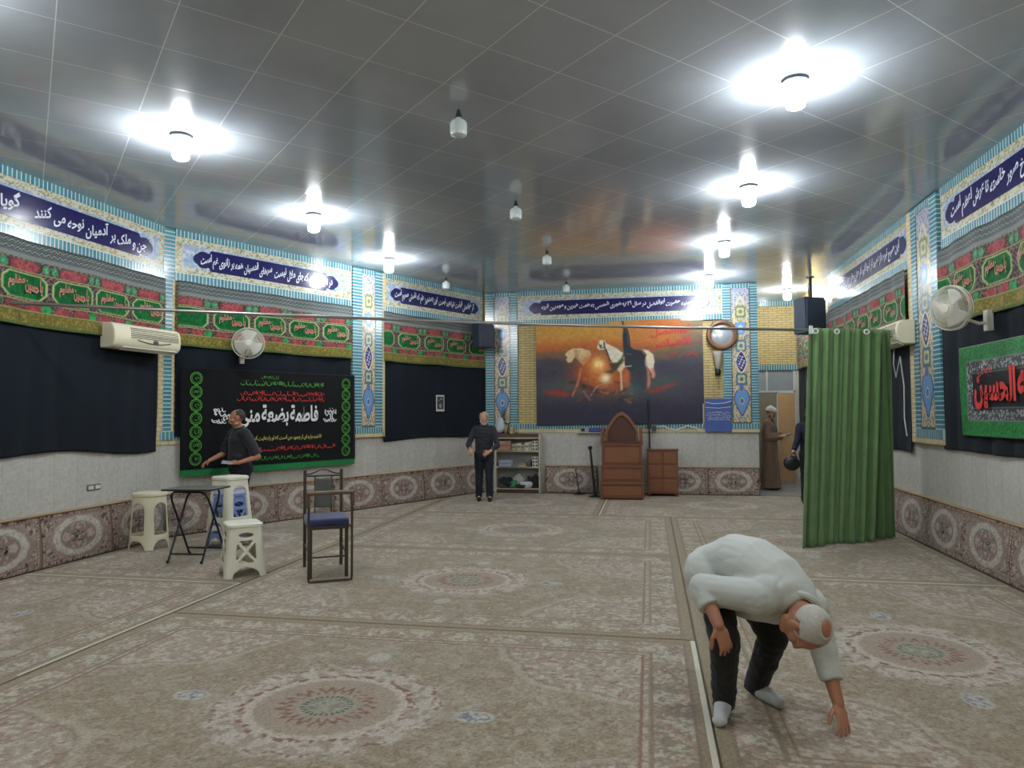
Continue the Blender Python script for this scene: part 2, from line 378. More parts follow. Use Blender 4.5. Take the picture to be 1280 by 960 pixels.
# ------------------------------------------------------------------ glazed friezes with inscriptions
def frieze_col(L):
    def fn(X, Z):
        c = np.zeros(X.shape+(3,))+np.array([196, 196, 178.])
        n = vnoise(X, Z, 70, 1); n2 = vnoise(X, Z, 45, 2); n3 = vnoise(X, Z, 30, 3)
        c = mixc(c, (120, 128, 96), sm(.62, .75, n)); c = mixc(c, (176, 158, 104), sm(.66, .8, n2)*.8)
        d = np.minimum(L/2-np.abs(X), .30-np.abs(Z-3.745))
        inner = sm(.075, .085, np.minimum(L/2-np.abs(X)-.02, .205-np.abs(Z-3.745)+.03))
        blue = np.zeros_like(c)+np.array([150, 166, 206.])
        blue = mixc(blue, (196, 200, 214), sm(.5, .7, n3)); blue = mixc(blue, (110, 168, 186), sm(.66, .8, n2)); blue = mixc(blue, (192, 178, 132), sm(.72, .85, n))
        c = c*(1-inner[..., None])+blue*inner[..., None]
        c = mixc(c, (208, 220, 212), sm(.012, .006, d))
        return c
    return fn
def cartouche_outline(hl, hh, y=3.725):
    """long panel with stepped lobes at both ends"""
    R = [(hl-.27, hh), (hl-.245, hh*.93), (hl-.24, hh*.74), (hl-.215, hh*.68), (hl-.18, hh*.76), (hl-.13, hh*.80), (hl-.085, hh*.70), (hl-.06, hh*.50), (hl-.03, hh*.40), (hl-.008, hh*.2), (hl, 0)]
    R += [(x, -z) for x, z in R[-2::-1]]
    return [(x, y+z) for x, z in R]+[(-x, y+z) for x, z in R[::-1]]
def frieze(name, w, a0, a1, c0, c1, text, label, lines=None, widths=None):
    s = -1 if w == 'R' else 1; L = abs(a1-a0); mid = (a0+a1)/2; off = s*((c0+c1)/2-mid); hl = abs(c1-c0)/2
    xs = np.linspace(-L/2, L/2, int(L/.02)); zs = np.linspace(3.5, 3.99, 40)
    o = link(name, grid_mesh(name, xs, zs, frieze_col(L), lambda X, Z: (X, X*0, Z)), M_tilework); solid(o, .03); place(o, w, mid, 0, .04); struct(o, label)
    MB().span((-L/2, -.008, 3.985), (L/2, .04, ROOM_H)).build('tile_border', M_teal_v, o, smooth=False)
    MB().span((-L/2, -.008, 3.385), (L/2, .04, 3.505)).build('tile_border', M_teal_v, o, smooth=False)
    c = MB().prism([(x+off, z) for x, z in cartouche_outline(hl, .145)], -.007, .0).build('inscription_panel', M_navy, o, smooth=False)
    t = MB()
    for (tx, cx, cz, ww, hh) in lines:
        letter(t, tx, cx+off, cz, ww, hh*1.12, y=-.0095, slope=.22, bold=.024)
    t.build('lettering', M_white_glaze, c, smooth=False)
    return o
ALEN = math.hypot(XE-XL, YB-YC)
frieze('trim_1', 'L', 3.62, 8.17, 3.9, 7.95, '', 'glazed frieze with long navy inscription on the left wall',
       lines=[('جن و ملک بر آدمیان نوحه می‌کنند'.replace('\u200c', ' '), 1.07, 3.725, 1.66, .23), ('گویا عزای اشرف اولاد آدم است', -.83, 3.725, 1.80, .23)])
frieze('trim_2', 'C', .15, 3.15, .40, 2.87, '', 'glazed frieze with navy inscription above the black lettered banner',
       lines=[('در بارگاه قدس که جای ملال نیست', .57, 3.725, 1.08, .2), ('سرهای قدسیان همه بر زانوی غم است', -.57, 3.725, 1.12, .2)])
frieze('trim_3', 'C', 3.86, 6.60, 4.03, 6.45, '', 'glazed frieze with navy inscription above the small poster wall',
       lines=[('گر خوانمش قیامت دنیا بعید نیست', .55, 3.725, 1.04, .2), ('این رستخیز عام که نامش محرم است', -.56, 3.725, 1.1, .2)])
frieze('trim_4', 'B', -2.62, 1.42, -2.38, 1.19, '', 'glazed frieze with navy dedication inscription above the painted banner',
       lines=[('حسینیه حضرت ابوالفضل در سال ۱۳۸۹ هجری شمسی به همت خیرین و مومنین قریه', .0, 3.745, 3.05, .17)])
frieze('trim_5', 'R', 13.7, 9.5, 13.35, 9.68, '', 'glazed frieze with navy inscription behind the hanging loudspeaker',
       lines=[('این صبح تیره باز دمید از کجا کزو', .8, 3.725, 1.6, .2), ('کار جهان و خلق جهان جمله در هم است', -.85, 3.725, 1.6, .2)])
frieze('trim_6', 'R', 8.6, 4.2, 8.46, 4.5, '', 'glazed frieze with navy inscription above the right wall fan',
       lines=[('باز این چه رستخیز عظیم است کز زمین', .97, 3.725, 1.7, .23), ('بی نفخ صور خاسته تا عرش اعظم است', -.95, 3.725, 1.75, .23)])

# ------------------------------------------------------------------ tiled pilasters
def arabesque(hw):
    def fn(X, Z):
        u = X/hw; c = np.zeros(X.shape+(3,))+np.array([206, 196, 164.])
        up = sm(3.3, 3.95, Z); c = mixc(c, (166, 180, 216), up*.85)
        # curling tendrils
        a = np.abs(np.sin(9*u+2.2*np.sin(Z*13))*np.cos(Z*21+2*np.cos(6*u))); c = mixc(c, (92, 100, 74), sm(.16, .05, a)*.75*(1-.6*up))
        n = vnoise(X, Z, 55, 4); n2 = vnoise(np.abs(X), Z, 38, 5); n3 = vnoise(np.abs(X), Z, 50, 6)
        c = mixc(c, (86, 128, 190), sm(.68, .78, n2)*.9); c = mixc(c, (190, 150, 80), sm(.72, .82, n3)*.9); c = mixc(c, (170, 90, 84), sm(.83, .9, n)*.8)
        def blob(z0, rx, rz): return (u/rx)**2+((Z-z0)/rz)**2
        # pale arch at the top, flower, lattice crosses
        d = np.abs(u)-.62*np.clip((3.80-Z)/.35, 0, 1)**.5; c = mixc(c, (214, 204, 160), sm(.14, .04, np.abs(d))*(Z > 3.3)*(Z < 3.82))
        for z0, cl in ((3.52, (120, 134, 96)), (2.86, (92, 124, 140)), (2.22, (78, 116, 128))):
            q = blob(z0, .62, .13); pet = np.abs(np.sin(2*np.arctan2((Z-z0)/.13, u/.62)))
            c = mixc(c, cl, sm(1.05, .85, q*(1.35-.6*pet))); c = mixc(c, (196, 190, 150), sm(.5, .4, q*(1.6-.8*pet))); c = mixc(c, cl, sm(.12, .08, q))
        q = blob(3.20, .55, .13); c = mixc(c, (112, 158, 208), sm(1.05, .9, q)); c = mixc(c, (190, 206, 226), sm(.3, .2, q))
        # navy almond with white script
        q = (np.abs(u)/.52)**1.3+(np.abs(Z-2.55)/.20)**1.5; c = mixc(c, (222, 220, 204), sm(1.25, 1.1, q)); c = mixc(c, (48, 44, 110), sm(1.02, .94, q))
        sc = np.abs(np.sin(Z*58+5*u)*np.cos(u*8-Z*20)); c = mixc(c, (214, 214, 226), (sc < .22)*(q < .7)*.9)
        # blue vase
        t = (2.02-Z)/.52; w = np.where(t < .38, .86*np.sqrt(np.clip(1-((t-.38)/.42)**2, 0, 1)), .86*np.clip(1-(t-.38)/.62, 0, 1)**.8)*(t > 0)*(t < 1)
        c = mixc(c, (64, 78, 120), sm(-.02, .02, w-np.abs(u))*(w > 0)); c = mixc(c, (108, 152, 202), sm(.08, .14, w-np.abs(u))*(w > .1))
        q = blob(1.80, .22, .06); c = mixc(c, (206, 196, 160), sm(1.3, 1.1, q)); c = mixc(c, (80, 110, 160), sm(.7, .5, q))
        q = blob(2.06, .22, .07); c = mixc(c, (92, 110, 176), sm(1.1, .9, q))
        c = mixc(c, (96, 86, 70), (np.abs(u) > .93)*1.0); c = mixc(c, (96, 86, 70), (Z < 1.40)*1.0)
        return c
    return fn
def pilaster(name, w, a0, p0, p1, a1, label, cream=0):
    s = -1 if w == 'R' else 1; mid = (p0+p1)/2; hw = abs(p1-p0)/2
    xs = np.linspace(-hw, hw, max(24, int(2*hw/.011))); zs = np.linspace(1.37, ROOM_H-.095, 260)
    o = link(name, grid_mesh(name, xs, zs, arabesque(hw), lambda X, Z: (X, X*0, Z)), M_tilework); solid(o, .05); place(o, w, mid, 0, .06); struct(o, label)
    e0, e1 = sorted((s*(a0-mid), s*(a1-mid))); B0, B1 = (-hw, hw)
    MB().span((e0, -.006, 1.2), (B0, .06, ROOM_H-.01)).build('tile_border', M_teal_h, o, smooth=False)
    MB().span((B1, -.006, 1.2), (e1, .06, ROOM_H-.01)).build('tile_border', M_teal_h, o, smooth=False)
    MB().span((e0-.003, -.008, 1.26), (e1+.003, .06, 1.37)).build('tile_border', M_teal_v, o, smooth=False)
    MB().span((e0-.003, -.012, 1.195), (e1+.003, .06, 1.26)).build('brick_course', M_cream_brick, o, smooth=False)
    MB().span((B0, -.006, ROOM_H-.095), (B1, .06, ROOM_H-.01)).build('tile_border', M_teal_v, o, smooth=False)
    if cream:
        q = (e1, e1+cream) if cream > 0 else (e0+cream, e0)
        MB().span((q[0], -.004, 1.2), (q[1], .06, ROOM_H-.02)).build('brick_edge', M_cream_brick, o, smooth=False)
    return o
pilaster('trim_7', 'C', 3.16, 3.36, 3.66, 3.82, 'tiled pilaster right of the black lettered banner', cream=.06)
pilaster('trim_8', 'B', -3.29, -3.11, -2.77, -2.62, 'tiled pilaster in the left rear corner above the bookshelf')
pilaster('trim_9', 'B', 1.42, 1.57, 1.93, 2.06, 'tiled pilaster beside the entry recess and blue cloth')
pilaster('trim_10', 'R', 9.46, 9.30, 8.86, 8.66, 'tiled pilaster on the right wall between curtain and wall fan', cream=-.14)
o = MB().span((0, -.04, 1.37), (.15, .02, ROOM_H-.01)).build('trim_11', M_teal_h, smooth=False); place(o, 'C', 0, 0, 0); struct(o, 'narrow turquoise tiled column behind the left air conditioner')
MB().span((.125, -.042, 1.37), (.16, .02, 3.385)).span((-.02, -.042, 1.37), (.015, .02, 3.385)).build('brick_edge', M_cream_brick, o, smooth=False)
MB().span((-.03, -.044, 1.26), (.16, .02, 1.37)).build('tile_border', M_teal_v, o, smooth=False)
o2 = MB().span((7.93, -.03, 1.2), (8.17, .02, 3.38)).build('trim_12', M_cream_brick, smooth=False); o2.location = (XL, 0, 0); o2.rotation_euler = (0, 0, PI/2); struct(o2, 'cream brick edge beside the turquoise corner column')

# ------------------------------------------------------------------ carpets
M_carpet = mat_attr('carpet_pile', rough=.95, spec=.1, grain=.30, gscale=75, sheen=.15, bump=.25)
M_bind = mat('white_edge_tape', (206, 202, 186), rough=.9, noise=.1)
def carpet_col(W, D):
    def fn(X, Y):
        ax, ay = np.abs(X), np.abs(Y); n1 = vnoise(X, Y, 22, 11); n2 = vnoise(X, Y, 48, 12); n3 = vnoise(X, Y, 8, 13); n4 = vnoise(X, Y, 34, 14)
        c = np.zeros(X.shape+(3,))+np.array([143, 131, 111.])
        c = mixc(c, (160, 150, 134), sm(.4, .8, n3)*.6); c = mixc(c, (122, 106, 90), sm(.6, .8, n2)*.4); c = mixc(c, (172, 162, 146), sm(.66, .8, n1)*.5)
        c = mixc(c, (174, 166, 148), sm(.60, .76, vnoise(X, Y, 66, 17))*.4); c = mixc(c, (104, 92, 78), sm(.72, .84, vnoise(X, Y, 60, 18))*.4)
        d = np.minimum(W/2-ax, D/2-ay); al = np.where(W/2-ax < D/2-ay, Y, X)
        # corner pieces: scalloped quarter rosettes
        rc = np.hypot((W/2-.36-ax)/1.08, (D/2-.36-ay)/.92); th = np.arctan2(D/2-.36-ay, W/2-.36-ax); sc = rc-.06*np.abs(np.cos(4*th))
        fl = sm(.55, .68, n4); 
        c = mixc(c, (158, 146, 134), sm(.80, .74, sc)*.5); c = mixc(c, (186, 178, 164), sm(.80, .74, sc)*fl*.7); c = mixc(c, (140, 90, 80), (sc < .74)*sm(.78, .86, n2)*.6)
        c = mixc(c, (180, 170, 154), sm(.03, .012, np.abs(sc-.79))*.45); c = mixc(c, (112, 94, 82), sm(.014, .006, np.abs(sc-.745))*.35)
        # central medallion
        r = np.hypot(X/1.0, Y/.93); t = np.arctan2(Y, X); pet = np.abs(np.sin(8*t)); p2 = np.abs(np.sin(16*t))
        c = mixc(c, (156, 144, 130), sm(.62, .56, r-.05*pet)*.7)
        c = mixc(c, (184, 176, 166), sm(.5, .75, n4+.25*pet)*sm(.62, .56, r-.05*pet)*(r > .42)*.8)
        c = mixc(c, (188, 178, 164), sm(.03, .015, np.abs(r-.40-.015*p2))*.7)
        c = mixc(c, (118, 80, 70), ((np.abs(r-.44-.02*pet) < .018)*sm(.5, .62, n2))*.85); c = mixc(c, (118, 80, 70), ((np.abs(r-.57-.04*pet) < .014)*sm(.55, .66, n2))*.7)
        c = mixc(c, (154, 138, 122), sm(.36, .33, r)*.6)
        c = mixc(c, (112, 72, 62), sm(.032, .012, np.abs(r-.225-.03*np.sin(24*t)))*sm(.3, .6, n2+.1)*.75)
        c = mixc(c, (150, 148, 132), sm(.17, .15, r)*.8); c = mixc(c, (58, 74, 62), ((np.abs(r-.125) < .016)*(np.sin(26*t) > 0))*.8); c = mixc(c, (112, 116, 104), (r < .1)*sm(.5, .7, n2)*.7)
        # pendants and scattered flowers
        for px, py, s_, cl in ((.82, .05, 1, (176, 174, 170)), (.62, .62, .0, 0)):
            if s_:
                q = np.hypot((ax-px)/.11, Y/.07); c = mixc(c, cl, sm(1.1, .9, q)*.9); c = mixc(c, (92, 96, 116), (q < .8)*sm(.5, .62, n2)*.7); c = mixc(c, (160, 150, 138), sm(1.3, 1.1, np.hypot((ax-px+.15)/.08, Y/.045))*.6)
        q = np.hypot(X/.07, (ay-.76)/.09); c = mixc(c, (182, 178, 172), sm(1.1, .9, q)*.6)
        # border bands
        vein = np.abs(np.sin(al*9.5)*.5+.5-(d-.09)/.19); fl2 = sm(.40, .66, .55*vnoise(al, d, 58, 15)+.45*vnoise(al, d, 27, 16)+.10*np.sin(al*19))
        inb = (d > .085)*(d < .285)
        c = np.where((d < .36)[..., None], np.array([144, 131, 112.])+(n1[..., None]-.5)*10, c)
        c = mixc(c, (192, 186, 170), inb*fl2*.75); c = mixc(c, (170, 140, 126), inb*sm(.12, .04, vein)*.6); c = mixc(c, (118, 116, 122), inb*sm(.72, .84, n2)*.6)
        c = mixc(c, (130, 116, 102), (np.abs(d-.075) < .010)*.7); c = mixc(c, (130, 116, 102), (np.abs(d-.295) < .010)*.7); c = mixc(c, (176, 168, 152), (np.abs(d-.325) < .014)*sm(.4, .55, n2)*.8); c = mixc(c, (128, 92, 80), (np.abs(d-.35) < .007)*.7)
        c = mixc(c, (145, 133, 112), sm(.06, .05, d))
        return c
    return fn
def carpet(label, x0, x1, y0, y1, cell=.0105, crop=None, binding=(), rot=False):
    W, D = (y1-y0, x1-x0) if rot else (x1-x0, y1-y0); cx, cy = (x0+x1)/2, (y0+y1)/2
    us, vs_ = np.linspace(-W/2, W/2, int(W/cell)), np.linspace(-D/2, D/2, int(D/cell))
    to3 = (lambda X, Y: (-Y, X, X*0+.008)) if rot else (lambda X, Y: (X, Y, X*0+.008))
    keep = None
    if crop is not None: keep = (lambda a, b_: crop(cx-b_, cy+a)) if rot else (lambda a, b_: crop(cx+a, cy+b_))
    o = link('carpet', grid_mesh('carpet', us, vs_, carpet_col(W, D), to3, keep), M_carpet); solid(o, .008); o.location = (cx, cy, 0)
    tag(o, label, 'carpet', 'patterned wool carpets laid edge to edge')
    for (p, q, wd) in binding:
        m = MB(); m.bar((p[0]-cx, p[1]-cy, .0075), (q[0]-cx, q[1]-cy, .0075), wd, .009); m.build('edge_binding', M_bind, o, smooth=False)
    return o
tch = ((XE-XL)/ALEN, (YB-YC)/ALEN)
inC = lambda x, y, off=.15: ((x-XL)*tch[1]-(y-YC)*tch[0] > off)
carpet('carpet nearest the viewer with the big round medallion, cream tape on its right edge', -3.755, .285, 2.17, 5.08, cell=.009, binding=[((.27, 2.17), (.27, 5.07), .03)])
carpet('carpet in front of the prayer chair, second row from the viewer', -3.755, .285, 5.10, 8.0)
carpet('carpet in the middle of the hall, third row from the viewer', -3.755, .285, 8.015, 10.97, cell=.016, crop=lambda x, y: inC(x, y))
carpet('carpet filling the corner below the slanting left rear wall', -5.7, -3.775, 10.22, 13.3, cell=.018, rot=True, crop=lambda x, y: inC(x, y))
carpet('carpet at the feet of the man in dark clothes near the bookshelf', -3.755, -.81, 10.985, 13.84, cell=.02, crop=lambda x, y: inC(x, y))
carpet('carpet at the foot of the wooden pulpit', -.79, 3.15, 10.985, 14.0, cell=.02, binding=[((-.78, 11.0), (-.78, 13.2), .02)])
carpet('carpet under the bending man with its medallion on his right', .30, 3.15, 3.12, 7.13, cell=.0105, rot=True, binding=[((.30, 7.12), (3.14, 7.12), .018)])
carpet('carpet under the green curtain', .30, 3.15, 7.15, 10.97, cell=.014, rot=True)
carpet('carpet along the left wall, bordered by cream tape at its far end', -6.15, -3.775, 2.0, 6.08, cell=.011, rot=True, binding=[((-3.79, 3.7), (-3.79, 6.075), .018), ((-6.14, 6.07), (-3.78, 6.07), .018)])
carpet('carpet under the plastic stools and folding table', -6.15, -3.775, 6.10, 10.2, cell=.013, rot=True, crop=lambda x, y: inC(x, y))

# carpet-faced dado strips standing against the walls
M_dado = mat_attr('wall_carpet_pile', rough=.92, spec=.12, grain=.28, gscale=70, sheen=.1, bump=.2)
def dado_col(P, hh, phase):
    def fn(X, Z):
        x = (X+phase) % P-P/2; z = Z-hh/2; n1 = vnoise(X, Z, 40, 21); n2 = vnoise(X, Z, 60, 22); ax, az = np.abs(x), np.abs(z); n3 = vnoise(ax+3, az, 34, 23)
        c = np.zeros(X.shape+(3,))+np.array([138, 123, 113.]); c = mixc(c, (158, 142, 132), sm(.4, .7, n1)*.6)
        t = np.arctan2(z/.2, x/.3); r = np.hypot(x/.335, z/.205); rr = r-.05*np.abs(np.cos(6*t))
        cr = np.minimum(P/2-ax, 1)+np.minimum(hh/2-az, 1)
        c = mixc(c, (172, 160, 148), sm(.33, .26, cr)*sm(.45, .6, n3)*.9); c = mixc(c, (72, 58, 56), sm(.33, .28, cr)*sm(.66, .76, n2)*.8)
        c = mixc(c, (184, 178, 168), sm(1.02, .94, rr)); c = mixc(c, (132, 122, 114), (rr < .94)*sm(.55, .7, n2)*.6)
        c = mixc(c, (122, 112, 104), sm(.76, .72, r)*.9); c = mixc(c, (176, 160, 150), (r < .66)*sm(.42, .58, n3)*.95); c = mixc(c, (150, 104, 98), (r < .62)*sm(.66, .78, n1)*.6)
        c = mixc(c, (40, 34, 38), (r < .34)*sm(.70, .78, n2)*.95); c = mixc(c, (178, 170, 160), sm(.05, .02, np.abs(r-.76))*.6)
        e = np.minimum(P/2-ax, hh/2-az)
        c = np.where((e < .055)[..., None], np.array([128, 111, 101.]), c); dots = sm(.25, .5, np.sin((X+Z)*90)*np.sin((X-Z)*90)+n2-.45)
        c = mixc(c, (186, 168, 150), ((e < .048)*(e > .012))*dots*.9); c = mixc(c, (60, 44, 42), ((e < .05)*(e > .012))*sm(.7, .8, n1)*.8); c = mixc(c, (92, 74, 66), e < .008)
        return c
    return fn
def dado_strip(label, w, a0, a1, P=.98, hh=.55, bd=0, depth=.085):
    s = -1 if w == 'R' else 1; L = abs(a1-a0); mid = (a0+a1)/2; phase = (-s*(bd-mid)) % P
    xs = np.linspace(-L/2, L/2, int(L/.014)); zs = np.linspace(0, hh, 42)
    def to3(X, Z): return X, -depth*(1-.55*(Z/hh)**2)+.004*np.sin(X*7)*np.sin(Z*9), Z+.006
    o = link('dado_carpet', grid_mesh('dado_carpet', xs, zs, dado_col(P, hh, phase), to3), M_dado); solid(o, .025); place(o, w, mid, .0, .022)
    tag(o, label, 'carpet', 'medallion carpet strips standing along the walls')
    m = MB(); m.span((-L/2, -depth*.5-.012, hh-.004), (L/2, .0, hh+.016)); m.build('top_edge', mat('tan_carpet_edge', (170, 146, 112), rough=.9, noise=.1), o, bevel=.006)
    return o
dado_strip('medallion carpet strip standing along the left wall', 'L', 1.2, 8.13, P=.98, bd=6.29)
dado_strip('medallion carpet strip below the black lettered banner and small poster', 'C', .06, ALEN-.12, P=1.03, bd=.70)
dado_strip('short medallion carpet strip between bookshelf and wooden pulpit', 'B', -2.06, -1.03, P=1.03, hh=.53, bd=-1.03)
dado_strip('medallion carpet strip between wooden pulpit and entry recess', 'B', .12, 2.04, P=.95, bd=1.09, hh=.52)
dado_strip('medallion carpet strip standing along the right wall', 'R', 1.5, 12.5, P=.98, bd=9.13)

# ------------------------------------------------------------------ ceiling lamps
M_bulb_on = mat('lit_bulb', (250, 252, 255), emit=LAMP_STRENGTH)
M_bulb_off = mat('opal_bulb', (206, 220, 220), rough=.25, spec=.6)
M_lampbase = mat('grey_lamp_base', (150, 158, 166), rough=.4)
M_darkcap = mat('dark_lamp_cap', (48, 52, 54), rough=.4)
def lamp(label, x, y, on, group, drop=.0):
    t = thing('ceiling_lamp', label, 'lamp', (x, y, ROOM_H), 0, group)
    if on: MB().lathe([(.05, 0), (.06, -.018), (.092, -.022), (.092, -.030), (.03, -.04), (.03, -.06)], n=24).build('base', M_lampbase, t)
    MB().lathe([(.012, .0), (.02, -.03), (.027, -.05), (.027, -.066), (.02, -.07)], n=14).build('bulb_cap', M_darkcap, t)
    MB().lathe([(.022, -.066), (.028, -.082), (.06, -.098), (.071, -.118), (.071, -.19), (.064, -.214), (.04, -.226), (.01, -.229)], n=16).build('bulb', M_bulb_on if on else M_bulb_off, t)
    return t
ys = (5.5, 8.03, 10.6, 13.15)
n_ = ('nearest', 'second', 'third', 'farthest')
for i, y in enumerate(ys):
    lamp('lit bulb on the ceiling, %s of the left row' % n_[i] if i < 3 else 'small unlit bulb at the far end of the left lamp row', -4.05 if i < 3 else -3.6, y if i < 3 else 12.3, i < 3, 'ceiling bulbs in the left row')
    lamp('unlit opal bulb on the ceiling, %s of the middle row' % n_[i], -1.5, y, False, 'unlit ceiling bulbs in the middle row')
    lamp('lit bulb on the ceiling, %s of the right row' % n_[i], 1.11, y, True, 'lit ceiling bulbs in the right row')
lamp('lit bulb on the ceiling of the entry recess', 2.78, 15.0, True, 'lit ceiling bulbs in the right row')
for x in (-4.05, 1.11):
    for y in (2.95, .4): lamp('lit bulb on the ceiling above the near end of the hall', x, y, True, 'lit ceiling bulbs above the viewer')

# ------------------------------------------------------------------ cloth hangings
M_print = mat_attr('printed_cloth', rough=.85, spec=.15, grain=.22, gscale=90, sheen=.1)
M_black = mat('black_cloth', (23, 30, 38), rough=.9, spec=.12, noise=.12, nscale=3, sheen=.05)
M_blackv = mat('deep_black_velvet', (16, 17, 20), rough=.9, spec=.15, noise=.2, nscale=6, sheen=.1)
M_redtxt = mat('salmon_thread', (196, 124, 112), rough=.8, noise=.1)
M_red = mat('red_thread', (198, 52, 46), rough=.8, noise=.1)
M_green = mat('green_thread', (72, 150, 52), rough=.8, noise=.15, nscale=30)
M_yellow = mat('yellow_thread', (198, 196, 96), rough=.8, noise=.1)
M_white = mat('white_thread', (222, 224, 224), rough=.8, noise=.05)
M_fringe = mat('green_fringe', (28, 122, 66), rough=.9, noise=.25, nscale=60)
def strip_col(P, ph):
    def fn(X, Z):
        x = (X-ph+P/2) % P-P/2; xh = (X-ph) % P-P/2; n1 = vnoise(X, Z, 60, 31); n2 = vnoise(X, Z, 90, 32); n3 = vnoise(X, Z, 35, 33)
        c = np.zeros(X.shape+(3,))+np.array([54, 50, 48.])
        vine = np.abs(np.sin(X*52+3*np.sin(Z*40))*np.cos(Z*60+2*np.sin(X*30))); c = mixc(c, (140, 128, 124), sm(.2, .08, vine)*.9); c = mixc(c, (120, 62, 66), sm(.7, .8, n1)*.8)
        # lace at the top
        t = Z > 3.20; zz = np.abs(((X*14) % 1)-.5)*.05; c = np.where(t[..., None], np.array([92, 100, 100.]), c)
        for z0 in (3.345, 3.285): c = mixc(c, (44, 50, 52), t*sm(.022, .012, np.abs(Z-z0+zz-.012))); c = mixc(c, (150, 156, 152), t*sm(.009, .004, np.abs(Z-z0+zz-.012)))
        c = mixc(c, (128, 134, 132), (Z > 3.195)*(Z < 3.235)*.8); c = mixc(c, (56, 60, 60), (Z > 3.372)*.8)
        def lozenge(xx, zc, hl, hh, col, edge=(196, 190, 150)):
            nonlocal c
            q = np.maximum(np.abs(xx)/hl, np.abs(Z-zc)/hh); q = np.maximum(q, (np.abs(xx)/hl+.55*np.abs(Z-zc)/hh)/1.28)
            c = mixc(c, edge, sm(1.06, 1.02, q)); w = sm(.97, .93, q); k = mixc(np.zeros(X.shape+(3,))+np.array(col, float), np.array(col)*.8, sm(.4, .7, n3)); c = c*(1-w[..., None])+k*w[..., None]; return q
        # upper row: red panels between green discs
        q = lozenge(x, 3.125, .19, .052, (156, 72, 78), (66, 50, 50)); c = mixc(c, (184, 128, 128), (q < .8)*sm(.18, .08, np.abs(np.sin(X*44+5*np.sin(Z*50))))*.6)
        for s_ in (-.05, .05):
            q = np.hypot((xh-s_)/.043, (Z-3.125)/.05); c = mixc(c, (62, 130, 92), sm(1.05, .95, q)); c = mixc(c, (128, 176, 140), sm(.7, .6, q)*sm(.5, .6, n2)*.7)
        # main row: green octagons
        lozenge(x, 2.92, .262, .125, (14, 100, 48), (160, 176, 118))
        # lower row
        for s_, hl, cl in ((-.16, .105, (156, 72, 78)), (.09, .105, (156, 72, 78)), (-.03, .0, 0)):
            if hl: lozenge(((X-ph-.03-s_+P/2) % P-P/2), 2.715, hl, .036, cl, (70, 50, 50))
        lozenge(((X-ph-.27+P/2) % P-P/2), 2.715, .06, .036, (46, 150, 82), (60, 60, 40))
        for z0 in (3.07, 3.18, 2.765, 2.672): c = mixc(c, (150, 142, 92), sm(.007, .003, np.abs(Z-z0)))
        # ochre band and fringe
        c = np.where((Z < 2.665)[..., None], np.array([112, 102, 48.]), c); c = mixc(c, (84, 92, 44), (Z < 2.665)*sm(.3, .1, np.abs(np.sin(X*60)*np.sin(Z*70+X*30)))*.7); c = mixc(c, (170, 148, 74), (Z < 2.655)*sm(.6, .75, n1)*.6)
        c = mixc(c, (70, 96, 52), (Z < 2.545)*.8)
        return c
    return fn
def banner_strip(label, w, a0, a1, P, first, cut_lo=None):
    """printed cloth roll below the frieze; first = position of one green panel"""
    s = -1 if w == 'R' else 1; L = abs(a1-a0); mid = (a0+a1)/2; ph = s*(first-mid)
    xs = np.linspace(-L/2, L/2, int(L/.0125)); zs = np.linspace(2.515, 3.39, 74)
    def to3(X, Z): return X, -.012*np.sin(X*5.1+Z)-.008*np.sin(X*13)+0*Z, Z-.012*np.abs(np.sin(X*2.4))
    o = link('printed_banner', grid_mesh('printed_banner', xs, zs, strip_col(P, ph), to3), M_print); solid(o, .003); place(o, w, mid, 0, .085)
    tag(o, label, 'banner', 'printed green and red mourning banners below the friezes')
    k0 = int(math.ceil((-L/2-ph)/P)); k1 = int(math.floor((L/2-ph)/P))
    for k in range(k0, k1+1):
        x = ph+k*P
        if abs(x)+.18 > L/2: continue
        yy = -.012*math.sin(x*5.1+2.9)-.008*math.sin(x*13)-.019
        t = MB(); letter(t, 'یا حسین', x+.10, 2.915, .21, .17, y=yy, slope=-.1, bold=.03); letter(t, 'مظلوم', x-.105, 2.935, .19, .15, y=yy, slope=.1, bold=.03)
        t.build('lettering', M_redtxt, o, smooth=False)
    return o
banner_strip('printed green and red banner strip on the left wall', 'L', 3.4, 8.15, .60, 6.64)
banner_strip('printed green and red banner strip above the black lettered banner', 'C', .17, 3.14, .615, 1.573)
banner_strip('printed green and red banner strip beside the wall loudspeaker', 'C', 3.83, 6.66, .64, 5.10)
banner_strip('printed green and red banner strip above the red lettered green banner', 'R', 8.63, 4.0, .66, 7.272)
banner_strip('printed green and red banner strip behind the curtain and hanging loudspeaker', 'R', 16.4, 9.62, .64, 10.2)
